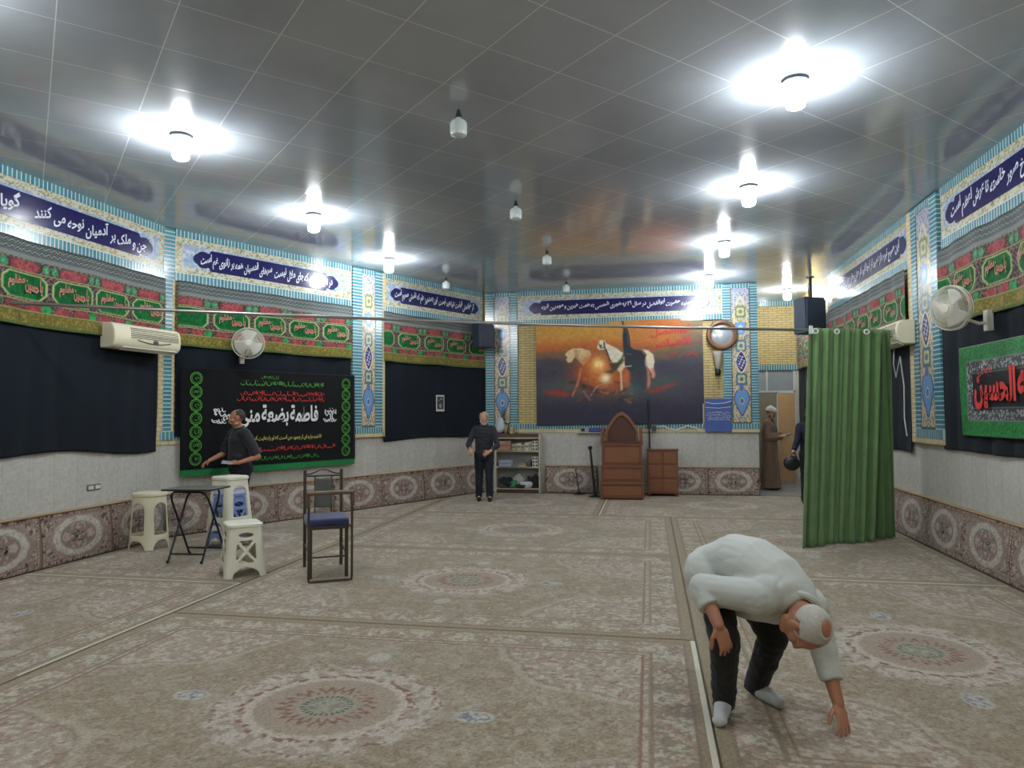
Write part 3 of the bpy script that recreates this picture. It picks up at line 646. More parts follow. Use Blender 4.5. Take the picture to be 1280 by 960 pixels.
def drape(label, w, a0, a1, z0, z1, off=.04, seed=0, m=None, cat='cloth', name='black_drape', amp=.012, hem=.03, group='black mourning cloths on the walls'):
    s = -1 if w == 'R' else 1; L = abs(a1-a0); mid = (a0+a1)/2; nx = max(30, int(L/.03)); nz = 44; b = MB(); r = random.Random(seed); p1, p2, p3 = r.uniform(0, 6), r.uniform(0, 6), r.uniform(0, 6)
    vs_ = []; fs_ = []
    for j in range(nz):
        t = j/(nz-1)
        for i in range(nx):
            x = -L/2+L*i/(nx-1); e = hem*(math.sin(x*1.7+p1)*.6+math.sin(x*3.1+p2)*.4)
            z = z0+e+(z1-z0-e)*t; fold = amp*(math.sin(x*6+p1+t*.8)+.6*math.sin(x*11+p2-t*1.5)+.5*math.sin(x*2.3+t*3+p3))*(1-.6*t)
            vs_.append((x+.012*math.sin(3*t+p3)*(1-t)*(1 if i in (0, nx-1) else 0), -abs(fold)*1.2, z))
    for j in range(nz-1):
        for i in range(nx-1): fs_.append((j*nx+i, j*nx+i+1, (j+1)*nx+i+1, (j+1)*nx+i))
    b.add(vs_, fs_); o = b.build(name, m or M_black, angle=180); solid(o, .004); place(o, w, mid, 0, off); tag(o, label, cat, group); return o
drape('black cloth hanging on the left wall under the printed strip', 'L', 3.4, 8.08, 1.16, 2.56, seed=1, hem=.05)
drape('black cloth behind the black lettered banner', 'C', .17, 3.13, 1.3, 2.56, seed=2)
drape('black cloth with the small poster pinned on it', 'C', 3.84, 6.78, 1.13, 2.56, seed=3, off=.045)
drape('black cloth behind the red lettered green banner', 'R', 8.70, 4.0, 1.17, 2.56, seed=4, amp=.016)
drape('black cloth hanging on the right wall behind the green curtain', 'R', 16.4, 9.62, 1.05, 2.56, seed=5, amp=.02)

# black banner with embroidered lettering
bn = drape('black lettered banner with white script and green roundel borders behind the man in black', 'C', .21, 3.17, .845, 2.235, off=.105, seed=9, m=M_blackv, cat='banner', name='lettered_banner', amp=.004, hem=.012, group=None)
L0 = (0.21+3.17)/2
def bx(a): return a-L0
def scallop_ring(mb, cx, cz, R, w, y=-.016, n=12):
    k = n*6; A = []; B = []
    for i in range(k):
        t = 2*PI*i/k; rr = R*(1+.09*abs(math.sin(n*t/2))); A.append((cx+rr*math.cos(t), y, cz+rr*math.sin(t))); B.append((cx+(rr-w)*math.cos(t), y, cz+(rr-w)*math.sin(t)))
    mb.add(A+B, [(i, (i+1) % k, k+(i+1) % k, k+i) for i in range(k)])
for xa in (.425, 2.975):
    for i in range(7):
        g = MB(); cz = 2.085-i*.181; scallop_ring(g, bx(xa), cz, .082, .014); scallop_ring(g, bx(xa), cz, .058, .006)
        scribble(g, bx(xa), cz, .075, .06, 100+i+int(xa*10), y=-.016, pen=.012)
        if i < 6: g.span((bx(xa)-.008, -.017, cz-.105), (bx(xa)+.008, -.015, cz-.078))
        g.build('roundel', M_green, bn, smooth=False)['label'] = 'green embroidered roundel'
def emb(name, m, lab, *sc):
    for (x, z, w_, h_, sd, pn) in sc:
        q_ = MB(); scribble(q_, bx(x), z, w_, h_, sd, y=-.016, pen=pn); q_.build(name, m, bn, smooth=False)['label'] = lab
emb('green_script_line', M_green, 'green embroidered script line', (1.55, 2.14, .30, .05, 3, None), (1.80, 2.05, 1.44, .075, 4, .014), (1.90, .955, 1.1, .06, 5, None))
emb('red_script_line', M_red, 'red embroidered script line', (1.80, 1.905, 1.48, .07, 6, .013), (1.80, 1.825, 1.48, .07, 7, .013), (2.05, 1.09, 1.42, .07, 26, .013))
wh = MB(); letter(wh, 'فاطمة بضعة منّی', bx(1.745), 1.575, 1.36, .33, y=-.016, slope=.0, bold=.03, gap=.12); wh.build('white_script', M_white, bn, smooth=False)['label'] = 'large white embroidered script'
for xa in (.775, 2.64):
    wh = MB(); scribble(wh, bx(xa), 1.62, .26, .10, 11+int(xa), y=-.016, pen=.02); scribble(wh, bx(xa), 1.54, .28, .12, 14+int(xa), y=-.016, pen=.022); scribble(wh, bx(xa), 1.66, .16, .06, 17+int(xa), y=-.016, pen=.016); scribble(wh, bx(xa), 1.50, .18, .06, 19+int(xa), y=-.016, pen=.016); wh.build('white_emblem', M_white, bn, smooth=False)['label'] = 'round white script emblem'
ye = MB(); letter(ye, 'فاطمه پاره ای از وجود من است که او را رعایت کنند', bx(1.87), 1.245, 1.24, .085, y=-.016, slope=.1, bold=.012); ye.build('yellow_embroidery', M_yellow, bn, smooth=False)['label'] = 'yellow embroidered script line'
f = MB()
for i in range(150):
    x = -1.475+2.95*(i+.5)/150; f.box((x, -.006, .815+.006*math.sin(i*2.7)), (.017, .012, .085))
f.build('fringe', M_fringe, bn, smooth=False)['label'] = 'green fringe along the lower hem'

# red lettered green bordered banner on the right wall
M_greenpl = mat_attr('sequinned_banner', rough=.6, spec=.4, grain=.4, gscale=160)
def rb_col(X, Z):
    L, z0, z1 = 2.9, 1.33, 2.235; d = np.minimum(L/2-np.abs(X), np.minimum(Z-z0, z1-Z)); n = vnoise(X, Z, 90, 41); n2 = vnoise(X, Z, 60, 42)
    c = np.zeros(X.shape+(3,))+np.array([24, 24, 28.]); g_ = (d < .15); c = np.where(g_[..., None], np.array([26, 96, 48.]), c); c = mixc(c, (52, 140, 70), g_*sm(.45, .6, n)*.8)
    m = (d > .165)*(d < .265); c = np.where(m[..., None], np.array([60, 64, 66.]), c); c = mixc(c, (176, 180, 180), m*sm(.5, .6, n2)*sm(.3, .6, n)*.95); c = mixc(c, (120, 124, 124), (np.abs(d-.157) < .009)*.9+(np.abs(d-.272) < .006)*.7); c = mixc(c, (96, 110, 96), d < .012)
    return c
xs = np.linspace(-1.45, 1.45, 220); zs = np.linspace(1.33, 2.235, 76)
rb = link('framed_banner', grid_mesh('framed_banner', xs, zs, rb_col, lambda X, Z: (X, -.012*np.sin(X*4+2)*np.sin(Z*4)+0*Z, Z)), M_greenpl); solid(rb, .004); place(rb, 'R', 8.12-1.45, 0, .085)
tag(rb, 'green bordered black banner with red script on the right wall', 'banner')
t = MB(); letter(t, 'یا اباعبدالله الحسین', -.11, 1.80, 1.92, .42, y=-.028, slope=-.02, bold=.04, gap=.12); scribble(t, -.85, 1.965, .28, .10, 55, y=-.028); scribble(t, .5, 2.02, .5, .07, 56, y=-.028)
t.build('red_lettering', M_red, rb, smooth=False)
# small dark banner with red strokes behind the curtain
hb = drape('black banner with large salmon red script half hidden by the green curtain', 'R', 12.2, 10.4, 1.15, 2.1, off=.09, seed=12, m=M_blackv, cat='banner', name='lettered_banner', amp=.005, group=None)
t = MB(); letter(t, 'یا حسین', .10, 1.52, 1.42, .62, y=-.03, slope=0, bold=.05, gap=.1); t.build('red_lettering', mat('coral_thread', (206, 92, 84), rough=.8), hb, smooth=False)
tg = MB().span((-.05, -.012, 0), (.05, 0, .12)).build('paper_tag', M_white, bevel=.002); place(tg, 'R', 10.98, 1.80, .075); tag(tg, 'small white paper tag on the black cloth beside the green curtain', 'sign')
q = MB()
for k in range(3): q.span((-.032, -.0135, .025+k*.03), (.032-.012*k, -.0115, .037+k*.03))
q.build('printed_lines', M_blackv, tg, smooth=False)

# painted banner: sunset, two pale horses and a dark cloaked rider
PW, PH = 3.28, 2.06
def to_pic(px, py): return ((px/6.4+680-671)/208.5, (py/6.4+400-402)/129.)
def poly_mask(X, Y, pts, soft=.004):
    pts = [to_pic(*p) for p in pts]; ins = np.zeros(X.shape, bool); dist = np.full(X.shape, 9.); n = len(pts); asp = PH/PW
    for i in range(n):
        (x0, y0), (x1, y1) = pts[i], pts[(i+1) % n]
        cond = ((y0 > Y) != (y1 > Y)) & (X < (x1-x0)*(Y-y0)/((y1-y0)+1e-12)+x0); ins ^= cond
        dx, dy = x1-x0, (y1-y0)*asp; t = np.clip(((X-x0)*dx+(Y-y0)*asp*dy)/(dx*dx+dy*dy+1e-12), 0, 1); dist = np.minimum(dist, np.hypot(X-x0-t*dx, (Y-y0)*asp-t*dy))
    return sm(-soft, soft, np.where(ins, dist, -dist))
def line_mask(X, Y, pts, w, soft=.003):
    pts = [to_pic(*p) for p in pts]; asp = PH/PW; d = np.full(X.shape, 9.)
    for (x0, y0), (x1, y1) in zip(pts, pts[1:]):
        dx, dy = x1-x0, (y1-y0)*asp; t = np.clip(((X-x0)*dx+(Y-y0)*asp*dy)/(dx*dx+dy*dy+1e-12), 0, 1); d = np.minimum(d, np.hypot(X-x0-t*dx, (Y-y0)*asp-t*dy))
    return sm(w+soft, w-soft, d)
def glow(X, Y, p, rx, ry): x0, y0 = to_pic(*p); return np.exp(-((X-x0)/rx)**2-((Y-y0)/ry)**2)
def pic(Xm, Zm):
    X = Xm/PW+.5; Y = .5-Zm/PH; n = vnoise(X, Y*3, 9, 51); n2 = vnoise(X, Y*2, 24, 52); n3 = vnoise(X, Y, 60, 53); yy = Y+.05*(n-.5)
    c = np.zeros(X.shape+(3,))+np.array([62, 58, 74.])
    sky = sm(.52, .25, yy); c = mixc(c, (84, 82, 80), sky); c = mixc(c, (178, 120, 58), sm(.40, .20, yy+.03*np.sin(X*7))*sm(1.02, .80, X+.3*(Y-.1))); c = mixc(c, (206, 158, 72), sm(.30, .12, yy)*sm(.75, .3, X)*.8); c = mixc(c, (204, 96, 44), np.exp(-((yy-.24)/.06)**2)*sm(.7, .35, np.abs(X-.4))*.7)
    c = mixc(c, (196, 112, 60), np.exp(-((Y-.06)/.10)**2)*sm(.5, .75, X)*.8); c = mixc(c, (108, 120, 100), glow(X, Y, (1240, 40), .06, .12)*.8); c = mixc(c, (90, 96, 76), np.exp(-((Y-.30)/.06)**2)*sm(.55, .4, np.abs(X-.62))*.5)
    c = mixc(c, (104, 108, 90), np.exp(-((Y-.62)/.10)**2)*np.exp(-((X-.35)/.35)**2)*.45); c = mixc(c, (70, 96, 84), (glow(X, Y, (950, 520), .14, .10)+glow(X, Y, (120, 560), .14, .08))*.55)
    c = mixc(c, (46, 46, 62), sm(.72, .9, Y)*.8)
    # burning light between the horses
    for p, rx, ry, a in (((450, 350), .13, .14, .75), ((510, 470), .14, .13, .8), ((390, 420), .1, .1, .6), ((640, 480), .07, .1, .5)): c = mixc(c, (214, 96, 36), glow(X, Y, p, rx, ry)*a)
    for pts in ([(0, 560), (120, 550), (230, 590), (180, 610), (40, 590)], [(830, 580), (930, 550), (1060, 515), (1040, 545), (900, 590)]): c = mixc(c, (178, 52, 44), poly_mask(X, Y, pts, .02)*.8)
    # rear pale horse, head bowed to the left
    H = lambda pts, col, w=1, s=.005: mixc(c, col, poly_mask(X, Y, pts, s)*w)
    c = H([(180, 268), (205, 240), (250, 220), (320, 222), (385, 245), (398, 275), (360, 340), (330, 360), (300, 330), (270, 290), (255, 300), (235, 330), (205, 335), (190, 310), (200, 290)], (222, 196, 150))
    c = mixc(c, (150, 104, 70), poly_mask(X, Y, [(255, 225), (262, 300), (300, 330), (330, 360), (300, 300), (285, 240)], .01)*.45)
    for i in range(6): c = mixc(c, (184, 140, 96), line_mask(X, Y, [(300+i*15, 235), (306+i*11, 330)], .0016, .003)*.55)
    c = H([(310, 380), (400, 360), (440, 420), (450, 500), (400, 540), (330, 530), (290, 480)], (150, 74, 44), .6, .02)
    c = mixc(c, (206, 128, 88), line_mask(X, Y, [(310, 390), (285, 500), (240, 600)], .006, .006)*.8); c = mixc(c, (170, 110, 90), line_mask(X, Y, [(330, 570), (380, 640)], .006, .006)*.7); c = mixc(c, (60, 52, 50), line_mask(X, Y, [(330, 520), (420, 560), (460, 590)], .012, .012)*.7); c = mixc(c, (214, 170, 130), line_mask(X, Y, [(390, 600), (430, 540), (465, 515)], .004, .004)*.7)
    c = mixc(c, (176, 96, 52), poly_mask(X, Y, [(320, 330), (400, 270), (470, 300), (560, 350), (600, 420), (560, 500), (440, 520), (350, 470)], .03)*.75); c = mixc(c, (226, 140, 60), glow(X, Y, (450, 380), .07, .12)*.7)
    for i in range(46):
        r = random.Random(500+i); x0 = r.uniform(250, 760); y0 = r.uniform(470, 650); c = mixc(c, r.choice([(54, 70, 66), (60, 52, 58), (150, 60, 44), (190, 120, 66), (48, 44, 52)]), line_mask(X, Y, [(x0, y0), (x0+r.uniform(-60, 60), y0+r.uniform(-30, 40))], r.uniform(.003, .009), .006)*.55)
    c = mixc(c, (255, 226, 150), glow(X, Y, (452, 352), .035, .055)*1.1); c = mixc(c, (255, 238, 190), glow(X, Y, (508, 468), .032, .05)*1.1)
    # front white horse
    c = H([(442, 215), (462, 170), (478, 158), (495, 168), (505, 165), (520, 190), (600, 230), (650, 270), (640, 320), (610, 345), (570, 345), (540, 300), (520, 245), (500, 235), (480, 240), (455, 238)], (226, 218, 196))
    c = mixc(c, (74, 70, 60), line_mask(X, Y, [(500, 180), (505, 225), (520, 250), (545, 330)], .005, .003)*.9); c = mixc(c, (74, 66, 56), line_mask(X, Y, [(458, 190), (470, 225), (505, 222)], .003, .002)*.8); c = mixc(c, (52, 46, 44), glow(X, Y, (474, 208), .008, .012)*.9)
    c = H([(640, 310), (665, 300), (668, 380), (640, 420), (645, 560), (630, 570), (625, 430), (600, 400)], (220, 196, 160), 1, .006); c = H([(655, 400), (705, 395), (700, 520), (670, 545), (655, 480)], (196, 104, 66), .9, .01)
    c = H([(805, 245), (850, 255), (890, 290), (900, 350), (890, 400), (880, 440), (850, 400), (825, 380), (820, 330), (840, 290)], (222, 208, 182)); c = H([(830, 380), (860, 400), (866, 520), (850, 560), (835, 555), (842, 470)], (210, 120, 92), .95, .008); c = H([(870, 400), (892, 395), (905, 450), (895, 480), (875, 470)], (206, 140, 110), .95, .008)
    c = H([(540, 350), (600, 350), (650, 300), (660, 330), (600, 400), (560, 430), (500, 420), (560, 400)], (50, 62, 52), .9, .01)
    # rider: cloak draped over the saddle
    c = H([(645, 12), (655, 12), (668, 70), (690, 78), (705, 140), (712, 225), (740, 245), (790, 255), (830, 300), (815, 380), (705, 420), (668, 380), (662, 290), (652, 220), (650, 130), (655, 80)], (42, 46, 56), 1, .006); c = H([(690, 330), (826, 330), (836, 420), (832, 540), (790, 590), (730, 560), (708, 430)], (50, 56, 66), .9, .018)
    c = mixc(c, (88, 84, 96), line_mask(X, Y, [(672, 90), (690, 130), (694, 200)], .004, .006)*.7); c = mixc(c, (96, 92, 96), line_mask(X, Y, [(680, 278), (720, 284)], .004, .004)*.7); c = mixc(c, (200, 186, 160), line_mask(X, Y, [(670, 380), (715, 376)], .004, .003)*.8)
    c = mixc(c, (66, 104, 100), glow(X, Y, (740, 560), .05, .08)*.6)
    return c*(.94+.12*n3[..., None])
M_canvas = mat_attr('printed_canvas', rough=.55, spec=.3, grain=.08, gscale=120)
xs = np.linspace(-PW/2, PW/2, 420); zs = np.linspace(-PH/2, PH/2, 264)
pb = link('painted_banner', grid_mesh('painted_banner', xs, zs, pic, lambda X, Z: (X, -.004*np.sin(X*3)+0*Z, Z+.018*X/1.64)), M_canvas); solid(pb, .012); place(pb, 'B', -.595, 2.385, .05)
tag(pb, 'large printed banner of two pale horses under an orange sky on the rear wall', 'banner')
t = MB()
letter(t, 'ابوالفضل', 1.02, .80, .74, .27, y=-.012, slope=.15, bold=.02); letter(t, 'العباس', 1.0, .56, .78, .26, y=-.012, slope=.15, bold=.02); letter(t, 'یا قمر بنی هاشم', 1.24, .32, .58, .2, y=-.012, slope=.3, bold=.015)
t.build('red_calligraphy', mat('crimson_ink', (200, 44, 58), rough=.6), pb, smooth=False)
# blue cloth with white script
bc = drape('blue cloth sheet with pale script lines beside the painted banner', 'B', 1.065, 1.56, 1.205, 1.85, off=.075, seed=21, m=mat('blue_cloth', (74, 96, 158), rough=.8, noise=.14, nscale=6), cat='cloth', name='blue_sheet', amp=.010, hem=.004, group=None)
t = MB()
for k in range(4): scribble(t, 0, 1.585-k*.045, .44, .04, 60+k, y=-.028, pen=.008)
t.build('script_lines', mat('pale_ink', (186, 188, 200), rough=.8), bc, smooth=False)
t = MB(); t.tube([(-.24, -.02, 1.78), (-.1, -.032, 1.75), (.1, -.03, 1.76), (.24, -.02, 1.80)], .006); t.tube([(-.24, -.022, 1.68), (.0, -.03, 1.665), (.24, -.022, 1.69)], .005); t.build('white_cord', M_white, bc)
# small poster
po = MB().span((-.11, -.008, -.155), (.11, .0, .155)).build('poster', mat('poster_paper', (206, 206, 206), rough=.6)); place(po, 'C', 5.26, 1.79, .085); tag(po, 'small white framed poster with a dark picture on black cloth', 'poster')
t = MB().span((-.09, -.0095, -.115), (.09, -.0075, .125)); t.build('picture', mat('poster_dark', (52, 54, 58), rough=.6, noise=.3, nscale=20), po, smooth=False)
t = MB(); scribble(t, 0, .075, .12, .06, 77, y=-.011, pen=.014); t.ball((-.0, -.008, -.05), (.042, .004, .05)); t.build('portrait', mat('poster_grey', (150, 148, 146), rough=.6), po, smooth=False)

# ------------------------------------------------------------------ wall fixtures
M_plastic = mat('white_plastic', (212, 210, 196), rough=.4, noise=.04)
M_cream = mat('cream_plastic', (222, 218, 190), rough=.4, spec=.5, noise=.05, nscale=3)
M_dark = mat('dark_plastic', (30, 32, 36), rough=.5)
M_spk = mat('blue_black_speaker', (50, 60, 78), rough=.55, noise=.08)
M_chrome = mat('steel_pipe', (168, 168, 164), rough=.3, metal=.85)
def aircon(label, loc, rz, W=1.08):
    t = thing('air_conditioner', label, 'air conditioner', loc, rz)
    prof = [(0, -.15), (-.13, -.15), (-.17, -.135), (-.205, -.09), (-.215, -.02), (-.21, .06), (-.19, .115), (-.15, .145), (0, .15)]
    b = MB(); n = len(prof); b.add([(-W/2, y, z) for y, z in prof]+[(W/2, y, z) for y, z in prof], [tuple(range(n)), tuple(range(n, 2*n))[::-1]]+[(i, n+i, n+(i+1) % n, (i+1) % n) for i in range(n)])
    b.build('body', M_cream, t, bevel=.012, angle=50)
    g = MB()
    for k in range(6): z = .10-k*.022; y = -.198-.018*min(1, k/3); g.span((-W/2+.24, y-.006, z-.005), (W/2-.05, y+.012, z+.004))
    g.build('grille', mat('grille_shadow', (126, 122, 104), rough=.6), t, smooth=False)
    s_ = MB(); s_.tube([(-.26+.52*i/12+.08, -.2165, -.035-.03*math.sin(PI*i/12)) for i in range(13)], .006); s_.ball((.10, -.214, -.04), (.045, .012, .026)); s_.build('badge', mat('badge_grey', (86, 86, 82), rough=.4), t)
    MB().box((.05, -.16, -.145), (W*.82, .075, .012), M=Matrix.Rotation(-.5, 3, 'X')).build('louvre', M_plastic, t, bevel=.003)
    MB().span((-W/2+.02, -.02, -.13), (W/2-.02, .04, .13)).build('mount_plate', M_plastic, t)
    return t
aircon('cream air conditioner over the turquoise corner column on the left', (XL+.10, 7.60, 2.525), PI/2-.10, 1.04)
aircon('cream air conditioner partly hidden behind the green curtain', (XR-.07, 9.87, 2.56), -PI/2, 1.0)
def wall_fan(label, hub, face, wallpt, R=.215):
    """hub centre, facing direction, point where the bracket meets the wall"""
    t = thing('wall_fan', label, 'fan', hub); d = Vector(face).normalized(); M = Vector((0, 0, 1)).rotation_difference(d).to_matrix()
    g = MB()
    def P(r, a, z): return M@Vector((r*math.cos(a), r*math.sin(a), z))
    for r, z, w in ((R, 0, .006), (R, .022, .004), (R, -.03, .004), (R*.82, .05, .002), (R*.6, .064, .002), (R*.36, .070, .002)): g.tube([P(r, 2*PI*i/36, z) for i in range(36)], w, n=6, closed=True)
    for k in range(96):
        a = 2*PI*k/96; g.tube([P(R, a, 0), P(R*.9, a, .036), P(R*.6, a, .064), P(R*.2, a, .074)], .0016, n=4); g.tube([P(R, a, 0), P(R*.9, a, -.04), P(R*.5, a, -.065), P(R*.25, a, -.07)], .0016, n=4)
    g.lathe([(.001, .082), (.04, .08), (.048, .07), (.001, .066)], M=M, n=20); g.build('grille', M_plastic, t)
    b = MB()
    for k in range(3):
        a0 = 2*PI*k/3; vs_ = []
        for i in range(7):
            for j in range(7):
                r = .03+(R*.86-.03)*i/6; a = a0+(j/6-.5)*(1.5-.25*i/6); vs_.append(P(r, a, .012-.03*(j/6-.5)*2))
        b.add(vs_, [(i*7+j, i*7+j+1, (i+1)*7+j+1, (i+1)*7+j) for i in range(6) for j in range(6)])
    o = b.build('blades', mat('fan_blade', (212, 212, 206), rough=.4), t); solid(o, .003, 0)
    MB().lathe([(.001, .045), (.035, .04), (.04, .01), (.001, -.01)], M=M, n=18).build('hub', M_plastic, t)
    MB().lathe([(.001, -.05), (.06, -.055), (.075, -.09), (.072, -.16), (.05, -.19), (.001, -.195)], M=M, n=20).build('motor', M_plastic, t)
    w = Vector(wallpt)-Vector(hub); mo = M@Vector((0, 0, -.13))
    a = MB(); a.tube([mo, mo+Vector((0, 0, -.10)), w*.75+Vector((0, 0, -.12)), w+Vector((0, 0, -.10))], .017, n=10); a.box(w+Vector((0, 0, -.08)), (.06, .06, .2), rz=math.atan2(w.y, w.x)); a.build('bracket', M_plastic, t, bevel=.004)
    return t
hub = wpt('C', 1.05, 2.593, .35); wall_fan('white wall fan above the black lettered banner', hub, (.55, -.85, .02), wpt('C', 1.12, 2.5, .08))
hub = Vector((XR-.45, 7.35, 2.56)); wall_fan('white wall fan on the right wall beside the tiled pilaster', hub, (-.93, -.5, -.10), Vector((XR-.1, 7.42, 2.52)), R=.21)
def speaker(label, loc, rz, W=.45, D=.34, H=.56, pole=0, arm=0):
    t = thing('loudspeaker', label, 'loudspeaker', loc, rz); b = MB(); z0, z1 = -H/2, H/2
    ft = [(-W*.5, -D/2), (W*.5, -D/2), (W*.36, D/2), (-W*.36, D/2)]
    b.add([(x, y, z0) for x, y in ft]+[(x*.96, y+.03*(y < 0), z1) for x, y in ft], [(3, 2, 1, 0), (4, 5, 6, 7), (0, 1, 5, 4), (1, 2, 6, 5), (2, 3, 7, 6), (3, 0, 4, 7)]); b.build('cabinet', M_spk, t, bevel=.025, seg=3)
    g = MB(); g.span((-W*.44, -D/2-.012, z0+.03), (W*.44, -D/2+.02, z1-.05)); g.build('grille', mat('speaker_grille', (56, 66, 82), rough=.6, bump=.4, bscale=300), t, bevel=.02)
    c = MB(); c.lathe([(.001, -D/2-.008), (.13, -D/2-.006), (.15, -D/2-.014), (.15, -D/2-.018), (.001, -D/2-.02)], c=(0, 0, 0), n=28, M=Matrix(((1, 0, 0), (0, 0, 1), (0, 1, 0)))); 
    if pole: p = MB(); p.tube([(.10, .05, z1-.03), (.10, .05, z1+pole)], .028); p.lathe([(.07, z1+pole-.012), (.07, z1+pole)], c=(.10, .05, 0), n=16); p.tube([(.02, 0, z1-.01), (.02, .02, z1+pole*.6), (.09, .05, z1+pole*.8)], .007); p.build('ceiling_pole', M_dark, t)
    if arm: p = MB(); p.tube([(0, D/2-.02, .05), (.05, D/2+.12, .1), (.06, D/2+arm, .1)], .022); p.box((.06, D/2+arm-.01, .1), (.12, .02, .16)); p.build('bracket', M_dark, t)
    return t
speaker('blue black loudspeaker fixed to the wall in the left rear corner', wpt('C', 6.22, 3.14, .34), WALLS['C'][1]+.25-.4, .40, .3, .52, arm=.18)
speaker('dark loudspeaker hanging from the ceiling behind the green curtain', (2.90, 13.70, 3.34), .5, .48, .40, .66, pole=ROOM_H-3.34-.33)
# round convex mirror
mt = wthing('round_mirror', 'round mirror in a wide brown wooden ring on the rear wall', 'mirror', 'B', 1.40, 3.08, .06)
MY = Matrix(((1, 0, 0), (0, 0, -1), (0, 1, 0)))
b = MB(); b.lathe([(.20, 0), (.205, .05), (.235, .075), (.27, .07), (.292, .04), (.295, 0)], n=48, M=MY, caps=False); b.build('frame', mat('brown_ring', (120, 84, 58), rough=.35, noise=.2, nscale=7), mt)
b = MB(); b.lathe([(.001, .06), (.06, .056), (.12, .046), (.17, .03), (.206, .012)], n=48, M=MY, caps=False); b.build('glass', mat('mirror_glass', (196, 206, 214), rough=.22, metal=.45), mt)
# frosted wall lamp under the mirror
wl = wthing('wall_lamp', 'unlit frosted glass wall lamp with dark base below the round mirror', 'lamp', 'B', 1.31, 2.32, .12)
MB().lathe([(.03, .10), (.045, .13), (.06, .22), (.085, .36), (.10, .43), (.098, .435), (.056, .22), (.03, .12)], n=20).build('shade', mat('frosted_shade', (196, 192, 176), rough=.3, alpha=.75), wl)
b = MB().lathe([(.001, 0), (.05, .005), (.06, .04), (.035, .10), (.001, .10)], n=18); b.tube([(0, 0, .05), (0, .06, .04), (0, .12, .05)], .015); b.box((0, .10, .05), (.09, .02, .14)); b.build('base', M_dark, wl)
# curtain rail across the hall
rp = [Vector((-6.275, 5.84, 2.712)).lerp(Vector((3.27, 9.754, 2.6)), i/24) for i in range(25)]
rp = [p-Vector((0, 0, .055*math.sin(PI*i/24))) for i, p in enumerate(rp)]
b = MB().tube(rp, .0165, n=10); rail = b.build('curtain_rail', M_chrome); tag(rail, 'thin steel curtain rail spanning the hall from wall to wall', 'rail')
b = MB(); b.lathe([(.05, 0), (.05, .015), (.02, .03)], c=(XL+.012, 5.84, 2.712), n=16, M=Matrix(((0, 0, 1), (0, 1, 0), (-1, 0, 0)))); b.lathe([(.05, 0), (.05, .015), (.02, .03)], c=(XR-.012, 9.754, 2.6), n=16, M=Matrix(((0, 0, -1), (0, 1, 0), (1, 0, 0)))); b.build('end_flange', M_chrome, rail)
# green curtain
M_velvet = mat('green_velvet', (98, 130, 82), rough=.85, spec=.2, noise=.24, nscale=7, sheen=.5)
def curtain_sheet(mb, b0, b1, t0, t1, folds, amp, seed, zb=.012, zt=2.60):
    nx, nz = 150, 40; r = random.Random(seed); ph = [r.uniform(0, 6) for _ in range(5)]; vs_ = []
    d = (Vector(b1)-Vector(b0)).normalized(); nrm = Vector((d.y, -d.x))
    for j in range(nz):
        t = j/(nz-1)
        for i in range(nx):
            s = i/(nx-1); base = Vector(b0).lerp(Vector(b1), s).lerp(Vector(t0).lerp(Vector(t1), s), t)
            f = amp*(math.sin(2*PI*folds*s+ph[0]+.5*math.sin(3*t+ph[1]))*(.75+.5*math.sin(5*s+ph[2]))+.45*math.sin(2*PI*folds*1.9*s+ph[3]+.8*(1-t)))*(1.1-.35*t)
            z = zb+(zt-zb)*t+(.012*math.sin(9*s+ph[4]))*(1-t)
            p = base+nrm*f+d*(.3*amp*math.sin(2*PI*folds*s*1.3+ph[4])*(1-t)); vs_.append((p.x, p.y, z))
    mb.add(vs_, [(j*nx+i, j*nx+i+1, (j+1)*nx+i+1, (j+1)*nx+i) for j in range(nz-1) for i in range(nx-1)])
ct = thing('curtain', 'gathered green velvet curtain hanging at the right from the steel rail', 'curtain', (2.3, 9.2, 0)); off_ = Vector((2.3, 9.2))
V2 = lambda x, y: Vector((x, y))-off_
b = MB(); curtain_sheet(b, V2(1.70, 8.70), V2(2.66, 9.30), V2(1.90, 9.05), V2(2.86, 9.46), 7.5, .036, 3); o = b.build('front_panel', M_velvet, ct, angle=180); solid(o, .006, 0)
b = MB(); curtain_sheet(b, V2(2.45, 9.33), V2(3.0, 9.62), V2(2.55, 9.42), V2(2.98, 9.60), 4.5, .036, 5); o = b.build('rear_panel', M_velvet, ct, angle=180); solid(o, .006, 0)
for xx, yy in ((2.25, 9.20), (2.62, 9.33), (1.98, 9.08)):
    z = 2.575; MB().tube([(xx-2.3+.0*math.cos(a)+.10, yy-9.2-.075+.012*math.cos(a), z+.03*math.sin(a)) for a in [2*PI*i/16 for i in range(16)]] if False else [(xx-2.3+.028*math.cos(a), yy-9.2-.085, z-.02+.028*math.sin(a)) for a in [2*PI*i/16 for i in range(16)]], .007, n=6, closed=True).build('grommet', M_white, ct)
MB().box((1.93-2.3, 9.0-9.2, 2.57), (.05, .012, .10), rz=.4).build('white_tie', M_white, ct, bevel=.004)
# cable drop beside the pilaster
b = MB(); cx_ = [wpt('R', 9.72, 2.28, .14), wpt('R', 9.70, 1.9, .11), wpt('R', 9.69, 1.5, .12), wpt('R', 9.68, 1.27, .10)]; b.tube(cx_, .008, n=6); b.tube([wpt('R', 9.95, 2.5, .13), wpt('R', 9.97, 2.2, .14), wpt('R', 9.92, 2.02, .13), wpt('R', 9.84, 2.1, .14), wpt('R', 9.72, 2.28, .14)], .006, n=6)
tag(b.build('power_cable', M_white), 'white cable hanging beside the right wall pilaster', 'cable')
